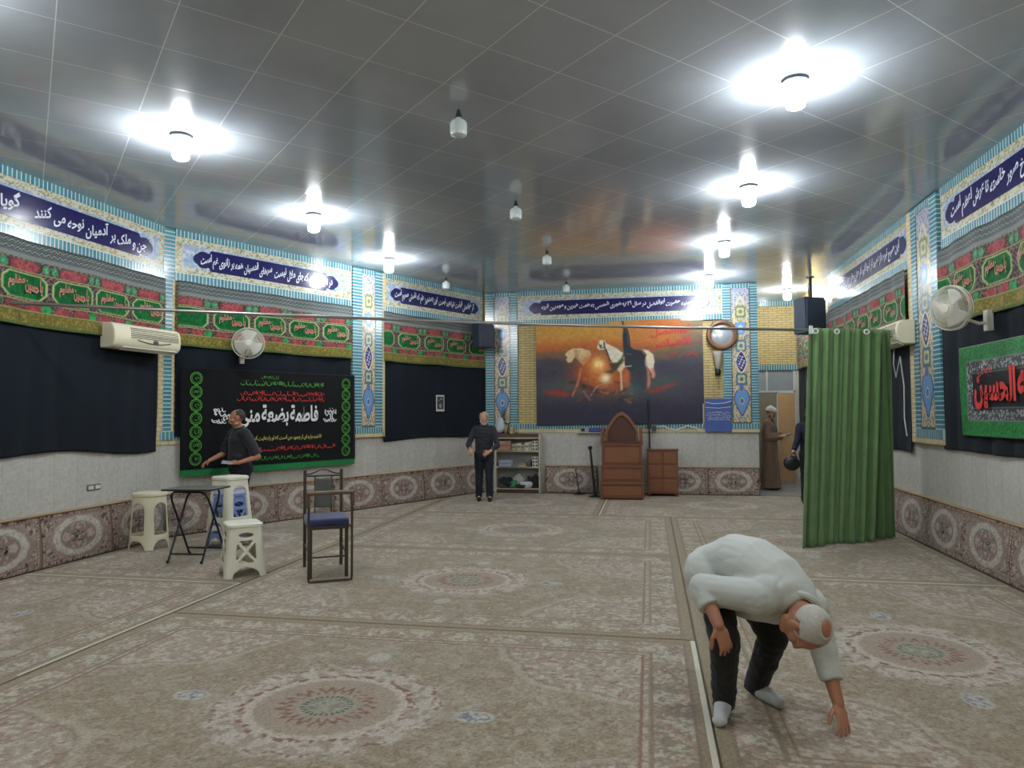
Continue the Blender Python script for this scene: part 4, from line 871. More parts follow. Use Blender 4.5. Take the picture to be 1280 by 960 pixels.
# socket on the left dado
sk = MB().span((-.10, -.012, -.035), (.10, 0, .035)).build('wall_socket', M_metalgrey, bevel=.006); place(sk, 'L', 7.06, .77, .02); tag(sk, 'small grey wall socket on the left stone dado', 'socket')
MB().span((-.085, -.018, -.02), (-.015, -.010, .02)).span((.015, -.018, -.02), (.085, -.010, .02)).build('outlet', M_plastic, sk)

# ------------------------------------------------------------------ plastic stools
def sq(p, k, a, n):
    r = 1/((abs(p)**n+1)**(1/n)); x, y = p*r*a, -r*a*1.0
    q = (x, y)
    for _ in range(k): q = (-q[1], q[0])
    return q
def stool(name, label, loc, rz, h, top, bot, n, solidfn, m, group, lip=.012, nP=36, nT=72):
    t = thing(name, label, 'stool', loc, rz, group)
    ps = [-1+2*i/nP for i in range(nP+1)]; V = []; idx = {}; F = []
    def vid(k, i, j):
        if i == nP: k, i = (k+1) % 4, 0
        if (k, i, j) not in idx:
            tt = j/nT; a = bot+(top-bot)*tt**.9; a += lip*(tt > .955); x, y = sq(ps[i], k, a, n); idx[(k, i, j)] = len(V); V.append([x, y, tt*(h-.012)])
        return idx[(k, i, j)]
    for k in range(4):
        for i in range(nP):
            for j in range(nT):
                if solidfn(k, (ps[i]+ps[i+1])/2, (j+.5)/nT): F.append((vid(k, i, j), vid(k, i+1, j), vid(k, i+1, j+1), vid(k, i, j+1)))
    # relax the cut outlines so arches read as curves
    from collections import Counter
    ec = Counter();
    for f in F:
        for a, b_ in zip(f, f[1:]+f[:1]): ec[(min(a, b_), max(a, b_))] += 1
    nb = {}
    for (a, b_), c in ec.items():
        if c == 1: nb.setdefault(a, []).append(b_); nb.setdefault(b_, []).append(a)
    for _ in range(3):
        new = {}
        for v, l in nb.items():
            if len(l) == 2 and .01 < V[v][2]/h < .97: new[v] = [V[v][q]*.4+.3*(V[l[0]][q]+V[l[1]][q]) for q in range(3)]
        for v, c in new.items(): V[v] = c
    b = MB(); b.add(V, F); o = b.build('leg_frame', m, t, angle=50); solid(o, .007, -1)
    # seat: rounded slab with a shallow rim
    s_ = MB(); rings = [(top+lip, h-.03), (top+lip+.002, h-.012), (top+lip-.012, h-.001), (top-.02, h), (top-.05, h-.006), (.02, h-.006)]
    N = 4*16; vs_ = []
    for a, z in rings:
        for k in range(4):
            for i in range(16): x, y = sq(-1+2*i/16, k, a, n); vs_.append((x, y, z))
    fs_ = [(r*N+i, r*N+(i+1) % N, (r+1)*N+(i+1) % N, (r+1)*N+i) for r in range(len(rings)-1) for i in range(N)]+[tuple(range((len(rings)-1)*N, len(rings)*N))]
    s_.add(vs_, fs_); s_.build('seat', m, t); return t
def windows(k, p, t):
    p = abs(p)
    if t > .83: return True
    if t < .17: return not (p < .60 and t < .17*math.sqrt(max(0, 1-(p/.62)**2)))
    if t < .27: return True
    e = .56 if t < .72 else .56*math.sqrt(max(0, 1-((t-.72)/.11)**2))
    return p > e
def crossed(k, p, t):
    q = abs(p)
    if t > .87: return True
    if ((p/.42)**2+((t-.80)/.045)**2) < 1: return False
    if t < .20: return not (q < .62 and t < .19*math.sqrt(max(0, 1-(q/.64)**2)))
    if .27 < t < .71 and q < .52:
        u, v = p/.52, (t-.49)/.22; 
        if abs(abs(u)-abs(v)) > .20 and max(abs(u), abs(v)) < .96 and not (u*u+v*v < .03): return False
    return True
M_blue = mat('blue_plastic', (120, 148, 204), rough=.4, noise=.05); M_lilac = mat('pale_lilac_plastic', (206, 208, 224), rough=.4, noise=.04); M_cream2 = mat('ivory_plastic', (232, 232, 214), rough=.42, noise=.05, nscale=4)
grp = 'plastic stools on the left'
stool('plastic_stool', 'tall cream round plastic stool standing alone against the left wall', (-5.88, 7.50, .009), math.radians(38+45), .665, .165, .205, 2.6, windows, M_cream, grp)
S0 = (-5.01, 7.80); sr = math.radians(72)
stool('plastic_stool', 'blue plastic stool at the bottom of the stool stack', (*S0, .009), sr, .645, .150, .215, 6, crossed, M_blue, grp)
stool('plastic_stool', 'pale lilac plastic stool in the middle of the stool stack', (*S0, .105), sr, .645, .150, .215, 6, windows, M_lilac, grp)
stool('plastic_stool', 'ivory plastic stool on top of the stool stack', (*S0, .205), sr, .645, .155, .215, 6, windows, M_cream2, grp)
stool('plastic_stool', 'small ivory plastic stool with crossed side openings in front of the stack', (-3.99, 6.44, .009), math.radians(42), .515, .155, .205, 7, crossed, M_cream2, grp)

# ------------------------------------------------------------------ folding table
M_tube = mat('dark_steel_tube', (40, 40, 42), rough=.4, metal=.5); M_tabletop = mat('grey_table_top', (120, 117, 110), rough=.35, noise=.15, nscale=5)
t = thing('folding_table', 'small grey folding table with crossed dark tube legs', 'table', (-4.90, 7.01, .009), .10)
def rrect(hw, hd, r, k=5): return [(sx*(hw-r)+r*math.cos(a), sy*(hd-r)+r*math.sin(a)) for sx, sy, a0 in ((1, 1, 0), (-1, 1, PI/2), (-1, -1, PI), (1, -1, 1.5*PI)) for a in [a0+PI/2*i/k for i in range(k+1)]]
P2 = rrect(.285, .215, .03); b = MB(); n = len(P2); zt = lambda y: .755+.02*(y < 0)*0
b.add([(x, y-.02, .765) for x, y in P2]+[(x, y-.02, .785) for x, y in P2], [tuple(range(n))[::-1], tuple(range(n, 2*n))]+[(i, (i+1) % n, n+(i+1) % n, n+i) for i in range(n)]); b.build('table_top', M_tabletop, t, bevel=.004)
b = MB(); b.tube([(x*1.003, y*1.004-.02, .775) for x, y in P2], .008, n=6, closed=True); b.build('edge_trim', M_tube, t)
def uleg(y0, y1, hw, zz):
    pts = [(-hw, y0, .0), (-hw*.98, y0+(y1-y0)*.86, zz-.10), (-hw*.9, y0+(y1-y0)*.96, zz-.03), (-hw*.7, y1, zz), (hw*.7, y1, zz), (hw*.9, y0+(y1-y0)*.96, zz-.03), (hw*.98, y0+(y1-y0)*.86, zz-.10), (hw, y0, .0)]
    m = MB(); m.tube(pts, .0115, n=8); f_ = .12; m.tube([(-hw, y0+(y1-y0)*f_, zz*f_), (hw, y0+(y1-y0)*f_, zz*f_)], .009, n=8); m.tube([(-hw, y0, 0), (-hw, y0, .03)], .014, n=8); m.tube([(hw, y0, 0), (hw, y0, .03)], .014, n=8); return m
uleg(-.24, .17, .19, .752).build('leg_frame', M_tube, t); uleg(.24, -.20, .215, .752).build('leg_frame', M_tube, t)

# ------------------------------------------------------------------ prayer chair with front rest
M_frame = mat('bronze_steel_frame', (84, 78, 70), rough=.35, metal=.55); M_seat = mat('blue_seat_fabric', (44, 54, 100), rough=.75, noise=.12, nscale=30, sheen=.3); M_greyvinyl = mat('grey_vinyl', (92, 94, 90), rough=.32, spec=.6, noise=.06); M_rest = mat('brown_rest', (96, 78, 66), rough=.45, noise=.1)
t = thing('prayer_chair', 'dark metal prayer chair with blue seat, grey backrest and front rest', 'chair', (-3.17, 6.595, .009), math.radians(31))
for x in (-.185, .185):
    MB().bar((x, .385, 0), (x, .385, 1.0), .032, .032).build('back_post', M_frame, t, bevel=.005)
    MB().bar((x*.92, -.20, 0), (x*.92, -.20, .50), .034, .034).build('leg', M_frame, t, bevel=.005)
b = MB(); b.tube([(-.185, .385, .935), (.185, .385, .935)], .009); b.tube([(-.185, .385, .955), (-.13, .385, .957), (-.08, .385, .975), (-.04, .385, .997), (0, .385, 1.003), (.04, .385, .997), (.08, .385, .975), (.13, .385, .957), (.185, .385, .955)], .008); b.tube([(-.085, .385, .93), (-.085, .385, .50)], .007); b.tube([(.085, .385, .93), (.085, .385, .50)], .007); b.build('back_rail', M_frame, t)
b = MB(); b.box((0, .375, .76), (.17, .045, .31)); b.build('backrest', M_greyvinyl, t, bevel=.018, seg=3)
b = MB(); b.box((0, .06, .525), (.40, .50, .075)); b.build('seat', M_seat, t, bevel=.022, seg=3)
b = MB(); b.bar((-.17, -.20, .48), (.17, -.20, .48), .03, .03); b.bar((-.185, .385, .48), (.185, .385, .48), .03, .03); b.bar((-.178, -.2, .48), (-.185, .385, .48), .03, .03); b.bar((.178, -.2, .48), (.185, .385, .48), .03, .03); b.build('seat_frame', M_frame, t)
b = MB(); b.tube([(-.17, -.2, .2), (.17, -.2, .2)], .008); b.tube([(-.17, -.2, .2), (-.185, .385, .24)], .008); b.tube([(.17, -.2, .2), (.185, .385, .24)], .008); b.build('stretcher', M_frame, t)
b = MB(); b.tube([(-.195, -.20, .50), (-.2, -.36, .50), (-.2, -.385, .46), (-.2, -.385, .05), (-.195, -.385, .012), (-.17, -.385, .011), (.17, -.385, .011), (.195, -.385, .012), (.2, -.385, .05), (.2, -.385, .46), (.2, -.36, .50), (.195, -.20, .50)], .0115); b.tube([(-.2, -.385, .46), (-.2, -.385, .82)], .0115); b.tube([(.2, -.385, .46), (.2, -.385, .82)], .0115); b.build('front_loop', M_frame, t)
b = MB(); b.box((0, -.375, .835), (.44, .11, .032)); b.build('front_rest', M_rest, t, bevel=.01)
for x in (-.205, .205): MB().box((x, -.375, .765), (.035, .085, .12)).build('rest_pad', M_rest, t, bevel=.01)

# ------------------------------------------------------------------ bookshelf and its contents
M_shelf = mat('cream_shelf_board', (188, 182, 164), rough=.5, noise=.08); M_brownb = mat('brown_shelf_edge', (86, 60, 48), rough=.5, noise=.15)
t = thing('bookshelf', 'cream open bookshelf with brown top under the left rear pilaster', 'bookshelf', (-2.593, 14.0, 0))
SW, SD = .455, .14
for x in (-SW, SW): MB().box((x-.012*np.sign(x), 0, .59), (.026, 2*SD, 1.18)).build('side_panel', M_shelf, t, bevel=.003)
MB().box((0, SD-.01, .60), (2*SW-.05, .012, 1.10)).build('back_panel', mat('shelf_back', (170, 172, 168), rough=.6), t)
MB().box((0, 0, 1.145), (2*SW-.05, 2*SD, .075)).build('top', M_brownb, t, bevel=.004)
MB().box((0, -.002, 1.095), (2*SW-.05, 2*SD, .026)).build('shelf', M_shelf, t, bevel=.003)
for z in (.832, .515, .088): MB().box((0, -.002, z), (2*SW-.05, 2*SD, .026)).build('shelf', M_shelf, t, bevel=.003)
MB().box((0, -SD+.02, .037), (2*SW-.05, .02, .075)).build('plinth', M_brownb, t)
def boxes(name, label, cat, x, z, d, col, y=13.93, parts=None, rz=0, group=None, band=None):
    o = MB().box((0, 0, d[2]/2), d).build(name, mat('paint_%d_%d_%d' % col, col, rough=.6, noise=.1), bevel=.004); o.location = (x, y, z); o.rotation_euler = (0, 0, rz); tag(o, label, cat, group)
    if band: MB().box((0, -d[1]/2-.001, d[2]*.55), (d[0]*.8, .004, d[2]*.25)).build('label_band', mat('band_%d_%d_%d' % band, band, rough=.6), o, smooth=False)
    return o
zA, zB, zC = .845, .528, .101
boxes('cardboard_box', 'pinkish brown carton on the upper shelf of the bookshelf', 'box', -2.855, zA, (.26, .2, .195), (166, 128, 106), band=(150, 108, 88))
for i, (x, w_, h_, c, l) in enumerate(((-2.66, .10, .13, (176, 168, 138), 'tan'), (-2.56, .085, .15, (196, 190, 164), 'cream'), (-2.475, .075, .125, (160, 156, 140), 'grey beige'), (-2.40, .07, .16, (204, 200, 184), 'off white'), (-2.33, .06, .18, (186, 176, 150), 'straw coloured'))):
    boxes('book_stack', '%s book block on the upper shelf, number %s from the carton' % (l, ('one', 'two', 'three', 'four', 'five')[i]), 'book', x, zA, (w_, .16, h_), c, group='books on the upper shelf', band=(120, 116, 104))
for i in range(2):
    for k in range(3):
        o = boxes('prayer_stone_box', '%s white box with dark round marks at the right end of the %s shelf' % (('lowest', 'middle', 'topmost')[k], ('upper', 'middle')[i]), 'box', -2.235, (zA, zB)[i]+k*.066, (.11, .16, .064), (206, 202, 188), group='white boxes with dark marks on the bookshelf')
        for s_ in (-.028, .028): MB().lathe([(.001, 0), (.018, 0), (.018, .004), (.001, .004)], c=(s_, -.081, .032), n=12, M=Matrix(((1, 0, 0), (0, 0, -1), (0, 1, 0)))).build('round_mark', M_dark, o)
boxes('storage_box', 'pale lilac box on the middle shelf of the bookshelf', 'box', -2.84, zB, (.25, .2, .125), (168, 170, 192), band=(140, 144, 176))
boxes('book', 'flat grey book lying on the middle shelf beside the lilac box', 'book', -2.63, zB, (.14, .2, .035), (150, 152, 156)); boxes('book', 'flat cream book at the centre of the middle shelf', 'book', -2.48, zB, (.15, .2, .03), (206, 198, 170)); boxes('book', 'thin tan book lying on the flat cream book', 'book', -2.47, zB+.03, (.12, .18, .04), (170, 150, 112)); boxes('book', 'dark book leaning beside the white marked boxes', 'book', -2.345, zB, (.05, .18, .13), (92, 84, 76))
def cloth_heap(label, x, z, r, col, seed, y=13.93, name='folded_cloth'):
    rr = random.Random(seed); b = MB(); b.ball((0, 0, r[2]*.9), r, n=18)
    vs_ = []
    for v in b.v:
        p = Vector(v); d = 1+.16*math.sin(p.x*38+seed)*math.cos(p.z*30+seed*2)+.12*math.sin(p.y*33+p.z*41+seed); vs_.append((p.x*d, max(-.135, min(.12, p.y*d)), max(.002, p.z*d if p.z > r[2]*.4 else p.z*.5)))
    b.v = vs_; o = b.build(name, mat('cloth_%d_%d_%d' % col, col, rough=.9, noise=.25, nscale=14, sheen=.2), angle=180); o.location = (x, y, z); tag(o, label, 'cloth', 'cloths heaped on the lowest shelf'); return o
cloth_heap('black cloth bundle at the left of the lowest shelf', -2.83, zC, (.15, .10, .115), (28, 34, 40), 1); cloth_heap('grey green cloth at the left front of the lowest shelf', -2.90, zC, (.11, .07, .055), (84, 92, 92), 2, y=13.905)
cloth_heap('bright green cloth in the heap on the lowest shelf', -2.69, zC, (.085, .07, .075), (70, 140, 92), 3, y=13.905); cloth_heap('pale grey cloth at the back of the lowest shelf', -2.60, zC+.02, (.13, .07, .12), (176, 182, 178), 4, y=13.98)
cloth_heap('white cloth at the front of the lowest shelf', -2.42, zC, (.12, .07, .075), (206, 208, 210), 5, y=13.90); cloth_heap('black cloth heap at the right of the lowest shelf', -2.29, zC, (.135, .09, .13), (24, 24, 28), 6, y=13.97); cloth_heap('dark folded cloth under the white cloth on the lowest shelf', -2.53, zC, (.10, .06, .045), (40, 42, 48), 7, y=13.88)
# on top of the shelf
zT = 1.184
o = MB(); o.ball((0, 0, .165), (.10, .085, .165), n=20); vs_ = []
for v in o.v:
    p = Vector(v); d = 1+.10*math.sin(p.x*45+1)*math.cos(p.z*24)+.07*math.sin(p.z*40+p.y*30); vs_.append((p.x*d, p.y*d, max(0, p.z)))
o.v = vs_; o = o.build('white_bundle', mat('white_wrap', (188, 196, 202), rough=.6, noise=.1), angle=180); o.location = (-2.965, 13.97, zT); tag(o, 'white wrapped bundle on top of the bookshelf', 'bundle')
t = thing('flower_vase', 'thin vase with leafy green twigs on the bookshelf top', 'vase', (-2.895, 14.06, zT))
MB().lathe([(.035, 0), (.045, .03), (.04, .10), (.02, .17), (.022, .22), (.015, .22), (.012, .02)], n=18).build('vase', mat('olive_vase', (92, 92, 66), rough=.3), t)
b = MB(); r = random.Random(3); lv = MB()
for k in range(6):
    a = r.uniform(0, 2*PI); l = r.uniform(.22, .36); tip = Vector((math.cos(a)*.05, -abs(math.sin(a))*.04, .2+l)); b.tube([(0, 0, .12), tip*.6+Vector((0, 0, .06)), tip], .0035, n=5)
    for q in range(7):
        p = Vector((0, 0, .2)).lerp(tip, .25+.12*q); aa = r.uniform(0, 6); d = Vector((math.cos(aa)*.05, math.sin(aa)*.02, .025)); s_ = Vector((-d.y, d.x, .012)).normalized()*.012; lv.add([p, p+d*.5+s_, p+d, p+d*.5-s_], [(0, 1, 2, 3)])
b.build('stems', mat('stem_green', (62, 74, 44), rough=.7), t); o = lv.build('leaves', mat('leaf_green', (56, 84, 52), rough=.6), t, smooth=False); solid(o, .001, 0)
t = thing('ornament', 'brown teardrop ornament standing on the bookshelf top', 'ornament', (-2.845, 13.94, zT))
b = MB(); pts = [(.062*math.sin(a)*(1-.35*math.cos(a)), 0, .115-.10*math.cos(a)) for a in [2*PI*i/28 for i in range(28)]]; b.tube(pts, .012, n=8, closed=True); b.build('ring', mat('bronze_ring', (84, 66, 40), rough=.4, noise=.2), t)
MB().ball((0, .004, .105), (.046, .012, .07), n=16).build('pale_centre', mat('olive_centre', (150, 144, 108), rough=.4), t); MB().lathe([(.04, 0), (.035, .012), (.012, .02)], n=16).build('foot', mat('bronze_ring', (84, 66, 40)), t)
boxes('small_box', 'small yellowish box beside the teardrop ornament on the bookshelf', 'box', -2.72, zT, (.07, .09, .13), (176, 164, 120), y=13.97, band=(150, 130, 84))

# ------------------------------------------------------------------ wooden pulpit
M_wood = mat('reddish_wood', (116, 72, 48), rough=.42, noise=.16, nscale=4); M_wood2 = mat('wood_panel', (128, 82, 54), rough=.4, noise=.14, nscale=6); M_wdark = mat('dark_wood_recess', (84, 46, 34), rough=.5, noise=.15)
t = thing('pulpit', 'reddish wooden stepped pulpit with pointed arched seat back', 'pulpit', (-.50, 13.0, .009), .03)
for i, (z0, z1, y0) in enumerate(((.03, .31, 0), (.31, .60, .17), (.60, 1.0, .34))):
    b = MB(); w_ = .395-.012*i; b.span((-w_, y0, z0), (w_, .98, z1-.03)); b.build('step', M_wood, t, bevel=.004)
    b = MB(); b.span((-w_-.012, y0-.02, z1-.035), (w_+.012, y0+.2 if i < 2 else .98, z1)); b.build('tread', M_wood, t, bevel=.006)
    b = MB(); b.span((-w_+.05, y0-.008, z0+.045), (w_-.05, y0+.004, z1-.075)); b.build('step_panel', M_wood2, t, bevel=.006)
    b = MB(); 
    for x in (-w_+.02, w_-.02): b.span((x-.02, y0-.012, z0), (x+.02, y0+.004, z1-.035))
    b.build('corner_strip', M_wood, t, bevel=.004)
MB().span((-.36, .03, 0), (.36, .95, .04)).build('base', M_wdark, t)
def arch(hw, z0, zs, zp, k=10):
    L = [(-hw, z0), (-hw, zs)]; R_ = []
    for i in range(1, k+1):
        q = i/k; L.append((-hw*(1-q)**.75 if q < 1 else 0, zs+(zp-zs)*(1-(1-q)**1.25)))
    return L+[(-x, z) for x, z in L[-2::-1]]
A = arch(.31, 1.0, 1.24, 1.60); B_ = arch(.265, 1.02, 1.22, 1.53)
b = MB(); n = len(A); b.add([(x, .62, z) for x, z in A]+[(x, .62, z) for x, z in B_]+[(x, .70, z) for x, z in A]+[(x, .70, z) for x, z in B_], [(i, i+1, n+i+1, n+i) for i in range(n-1)]+[(2*n+i+1, 2*n+i, 3*n+i, 3*n+i+1) for i in range(n-1)]+[(i+1, i, 2*n+i, 2*n+i+1) for i in range(n-1)]+[(n+i, n+i+1, 3*n+i+1, 3*n+i) for i in range(n-1)]); b.build('arch_frame', M_wood2, t)
b = MB(); b.prism(B_, .67, .70); b.build('arch_panel', M_wdark, t)
for x in (-.36, .36): b = MB(); b.span((x-.03, .36, 1.0), (x+.03, .72, 1.20)); b.span((x-.035, .60, 1.2), (x+.035, .72, 1.30)); b.build('arm_rest', M_wood, t, bevel=.008)
b = MB(); b.span((-.33, .38, 1.0), (.33, .64, 1.035)); b.build('seat', M_wdark, t, bevel=.006)
t = thing('wooden_cabinet', 'low reddish wooden panelled box standing beside the pulpit', 'cabinet', (.235, 13.78, .009))
MB().span((-.285, -.13, .05), (.285, .13, .86)).build('body', mat('box_wood', (118, 70, 50), rough=.45, noise=.14, nscale=5), t, bevel=.006); MB().span((-.30, -.145, .86), (.30, .13, .885)).build('top', M_wood, t, bevel=.004)
for x in (-.14, .14):
    for z in (.20, .46, .72): MB().span((x-.125, -.138, z-.11), (x+.125, -.125, z+.11)).build('panel', M_wood2, t, bevel=.006)
for x in (-.25, .25): MB().span((x-.03, -.12, 0), (x+.03, .12, .05)).build('foot', M_wdark, t)

# ------------------------------------------------------------------ stands and small things at the rear wall
def mic_stand(label, x, y, h, lean=(0, 0), r=.02, boom=None):
    t = thing('microphone_stand', label, 'stand', (x, y, .009)); tp = Vector((lean[0], lean[1], h))
    MB().tube([(0, 0, .02), tp*.6, tp], [r, r*.85, r*.7]).build('pole', M_dark, t); MB().tube([tp*.985, tp*1.04, tp*1.06], [r*1.3, r*1.5, r*.9]).build('microphone', M_dark, t)
    MB().lathe([(.12, 0), (.12, .012), (.05, .022), (.03, .05), (.001, .05)], n=20).build('base', M_dark, t)
    if boom: MB().tube([tp*.7, tp*.7+Vector(boom)], .009).build('boom', M_dark, t)
    return t
mic_stand('black slanted stand on the floor left of the pulpit', -1.02, 13.42, .90, (-.085, .02), r=.028)
mic_stand('thin low black stand in front of the short carpet strip', -1.36, 13.8, .46, (-.06, 0), r=.012)
t = mic_stand('black microphone stand rising behind the pulpit', .02, 14.03, 1.72, (-.03, 0), r=.016)
MB().box((-.02, -.02, 1.32), (.09, .05, .11)).build('mixer', M_dark, t, bevel=.005); MB().box((.07, -.02, 1.27), (.08, .05, .10)).build('receiver', M_spk, t, bevel=.005)
def ledge(name, label, cat, x, d, col, z=1.202, y=YB-.05): o = MB().box((0, 0, d[2]/2), d).build(name, mat('ledge_%d_%d_%d' % col, col, rough=.45, noise=.08), bevel=.006); o.location = (x, y, z); tag(o, label, cat); return o
lg = MB().span((-1.42, YB-.11, 1.185), (-.75, YB-.02, 1.202)).build('ledge_shelf', M_shelf, bevel=.003); tag(lg, 'narrow stone ledge carrying small devices below the painted banner', 'ledge')
o = ledge('router', 'small pale grey device on the ledge left of the pulpit', 'device', -1.27, (.16, .06, .10), (150, 156, 160)); MB().box((-.03, -.031, .05), (.07, .003, .06)).build('front_panel', M_dark, o)
o = ledge('box', 'blue box on the ledge left of the pulpit', 'box', -1.06, (.22, .06, .085), (44, 54, 132)); MB().box((0, -.031, .045), (.16, .003, .03)).build('label_band', mat('band_blue', (70, 84, 160)), o)
o = ledge('amplifier', 'flat black device on the ledge next to the pulpit', 'device', -.86, (.15, .06, .07), (24, 24, 26)); MB().lathe([(.001, 0), (.014, 0), (.012, .012), (.001, .012)], c=(.04, -.03, .035), n=12, M=Matrix(((1, 0, 0), (0, 0, -1), (0, 1, 0)))).build('knob', M_metalgrey, o)
cb = MB().tube([(.10+.045*i, YB-.045-.01*math.sin(i), 1.285+.035*math.sin(i*.55)+.012*math.sin(i*1.9)) for i in range(21)]+[(1.03, YB-.06, 1.40), (1.03, YB-.06, 1.75)], .008, n=6).build('power_cable', M_white); tag(cb, 'white cable sagging along the ledge right of the pulpit', 'cable')

# ------------------------------------------------------------------ people: continuous bodies grown from joints
from mathutils import noise as mnoise
def loft(mb, rings, n=22):
    vs_ = []; fs_ = []
    for c, w, d in rings:
        c, w, d = Vector(c), Vector(w), Vector(d); vs_ += [c+w*math.cos(2*PI*j/n)+d*math.sin(2*PI*j/n) for j in range(n)]
    for i in range(len(rings)-1):
        for j in range(n): fs_.append((i*n+j, i*n+(j+1) % n, (i+1)*n+(j+1) % n, (i+1)*n+j))
    fs_ += [tuple(range(n))[::-1], tuple(range((len(rings)-1)*n, len(rings)*n))]; return mb.add(vs_, fs_)
def limb(mb, pts, rads, n=14, caps=(True, True)):
    P = [Vector(p) for p in pts]
    for i in range(len(P)-1): mb.tube([P[i], P[i+1]], [rads[i], rads[i+1]], n=n)
    for i in range(len(P)):
        if (i == 0 and not caps[0]) or (i == len(P)-1 and not caps[1]): continue
        mb.ball(P[i], rads[i], n=n)
    return mb
def fuse(name, mb, voxel, m, parent, smooth=4, wrinkle=0, wscale=9, seed=0):
    """melt overlapping shapes into one continuous skin"""
    me = bpy.data.meshes.new(name); me.from_pydata(mb.v, [], mb.f)
    bm = bmesh.new(); bm.from_mesh(me); bmesh.ops.recalc_face_normals(bm, faces=bm.faces); bm.to_mesh(me); bm.free()
    tmp = bpy.data.objects.new(name, me); _bench.collection.objects.link(tmp)
    r = tmp.modifiers.new('r', 'REMESH'); r.mode = 'VOXEL'; r.voxel_size = voxel
    s = tmp.modifiers.new('s', 'SMOOTH'); s.factor = .5; s.iterations = smooth
    _fo.hide_viewport = True; out = bench_mesh(tmp)
    bpy.data.objects.remove(tmp, do_unlink=True); bpy.data.meshes.remove(me); out.name = name
    if wrinkle:
        nv = len(out.vertices); co = np.empty(nv*3, np.float32); no = np.empty(nv*3, np.float32)
        out.vertices.foreach_get('co', co); out.vertices.foreach_get('normal', no); co = co.reshape(-1, 3); no = no.reshape(-1, 3)
        for i in range(nv):
            p = Vector(co[i])*wscale+Vector((seed*3.1, 0, 0)); q = Vector((p.x+1.5*mnoise.noise(p*.5), p.y*.8, p.z*1.5))
            co[i] += no[i]*wrinkle*(abs(mnoise.noise(q))*1.6-.5)
        out.vertices.foreach_set('co', co.ravel()); out.update()
    out.polygons.foreach_set('use_smooth', [True]*len(out.polygons)); out.materials.clear()
    return link(name, out, m, parent)
def basis(f, u):
    f = Vector(f).normalized(); u = Vector(u); r = f.cross(u).normalized(); u = r.cross(f).normalized()
    return r, f, u, Matrix(((r.x, f.x, u.x), (r.y, f.y, u.y), (r.z, f.z, u.z)))
def head_shape(mb, c, f, u, k=1.0, n=20, beard=0):
    r, f, u, M = basis(f, u); c = Vector(c); q = lambda a, b_, d: c+r*a*k+f*b_*k+u*d*k
    B = lambda a, b_, d, rr, nn=n: mb.ball(q(a, b_, d), tuple(x*k for x in rr), nn, M)
    B(0, -.012, .030, (.076, .094, .086)); B(0, .022, -.035, (.060, .070, .078)); B(0, .056, -.092, (.028, .026, .024)); B(0, .062, .030, (.058, .028, .040))
    for s in (-1, 1):
        B(s*.040, .058, -.018, (.026, .028, .024)); B(s*.046, .02, -.075, (.022, .045, .026)); B(s*.028, .080, .022, (.024, .012, .009)); B(s*.079, -.008, -.005, (.010, .020, .033)); B(s*.084, -.014, .008, (.006, .014, .018)); B(s*.013, .096, -.034, (.009, .011, .008))
    limb(mb, [q(0, .084, .022), q(0, .100, -.008), q(0, .110, -.030)], [.009*k, .011*k, .014*k], n=10); B(0, .084, -.058, (.024, .012, .008)); B(0, .081, -.070, (.021, .012, .008))
    return r, f, u, M, q
def hair_shell(name, c, M, k, rad, keep, m, parent, n=72, thick=.010):
    b = MB(); b.ball((0, 0, 0), tuple(x*k for x in rad), n); c = Vector(c); V = b.v; F = []
    for fa in b.f:
        p = sum((Vector(V[i]) for i in fa), Vector())/len(fa); d = Vector((p.x/rad[0]/k, p.y/rad[1]/k, p.z/rad[2]/k))
        if keep(d): F.append(fa)
    used = sorted({i for fa in F for i in fa}); mp = {v: i for i, v in enumerate(used)}; o = MB()
    o.add([c+M@(Vector(V[i])*(1+.01*mnoise.noise(Vector(V[i])*60))) for i in used], [tuple(mp[i] for i in fa) for fa in F]); ob = o.build(name, m, parent, angle=180); solid(ob, thick, 1); return ob
def hand_shape(mb, wr, d, nrm, thumb, k=1.0, curl=(.25, .35, .4), spread=.12, n=8):
    """wr wrist, d finger direction, nrm = back of the hand, thumb = +1/-1 side along d x nrm"""
    wr = Vector(wr); d = Vector(d).normalized(); nrm = Vector(nrm); nrm = (nrm-d*nrm.dot(d)).normalized(); w = d.cross(nrm).normalized()*thumb
    M = Matrix(((d.x, w.x, nrm.x), (d.y, w.y, nrm.y), (d.z, w.z, nrm.z))); mb.ball(wr+d*.048*k, (.056*k, .041*k, .017*k), 14, M); mb.ball(wr+d*.03*k+w*.018*k-nrm*.006*k, (.036*k, .022*k, .016*k), 10, M)
    for off, L, r0 in ((.030, .070, .0092), (.011, .080, .0096), (-.009, .074, .0092), (-.028, .058, .0082)):
        p = wr+d*.082*k+w*off*k; a = 0; pts = [p-d*.02*k, p]; rr = [r0*k, r0*k]; side = (w*off/.03*spread)
        for s_, fr in enumerate((.45, .30, .25)):
            a += curl[s_]; dd = ((d+side)*math.cos(a)-nrm*math.sin(a)).normalized(); p = p+dd*L*fr*k; pts.append(p); rr.append(r0*k*(.95-.09*s_))
        limb(mb, pts, rr, n=n)
    p = wr+d*.022*k+w*.026*k; t1 = (d*.62+w*.74-nrm*.18).normalized(); t2 = (d*.9+w*.30-nrm*.35).normalized(); limb(mb, [p, p+t1*.040*k, p+t1*.040*k+t2*.032*k, p+t1*.04*k+t2*.056*k], [.0135*k, .0115*k, .0105*k, .0085*k], n=n)
    return mb
M_skin = mat('tanned_skin', (176, 124, 98), rough=.5, spec=.35, noise=.08, nscale=20); M_skin2 = mat('pale_tan_skin', (188, 142, 118), rough=.5, spec=.35, noise=.08, nscale=20)
M_hairw = mat('white_grey_hair', (190, 188, 180), rough=.8, noise=.2, nscale=60); M_haird = mat('dark_grey_hair', (52, 48, 46), rough=.8, noise=.25, nscale=60)
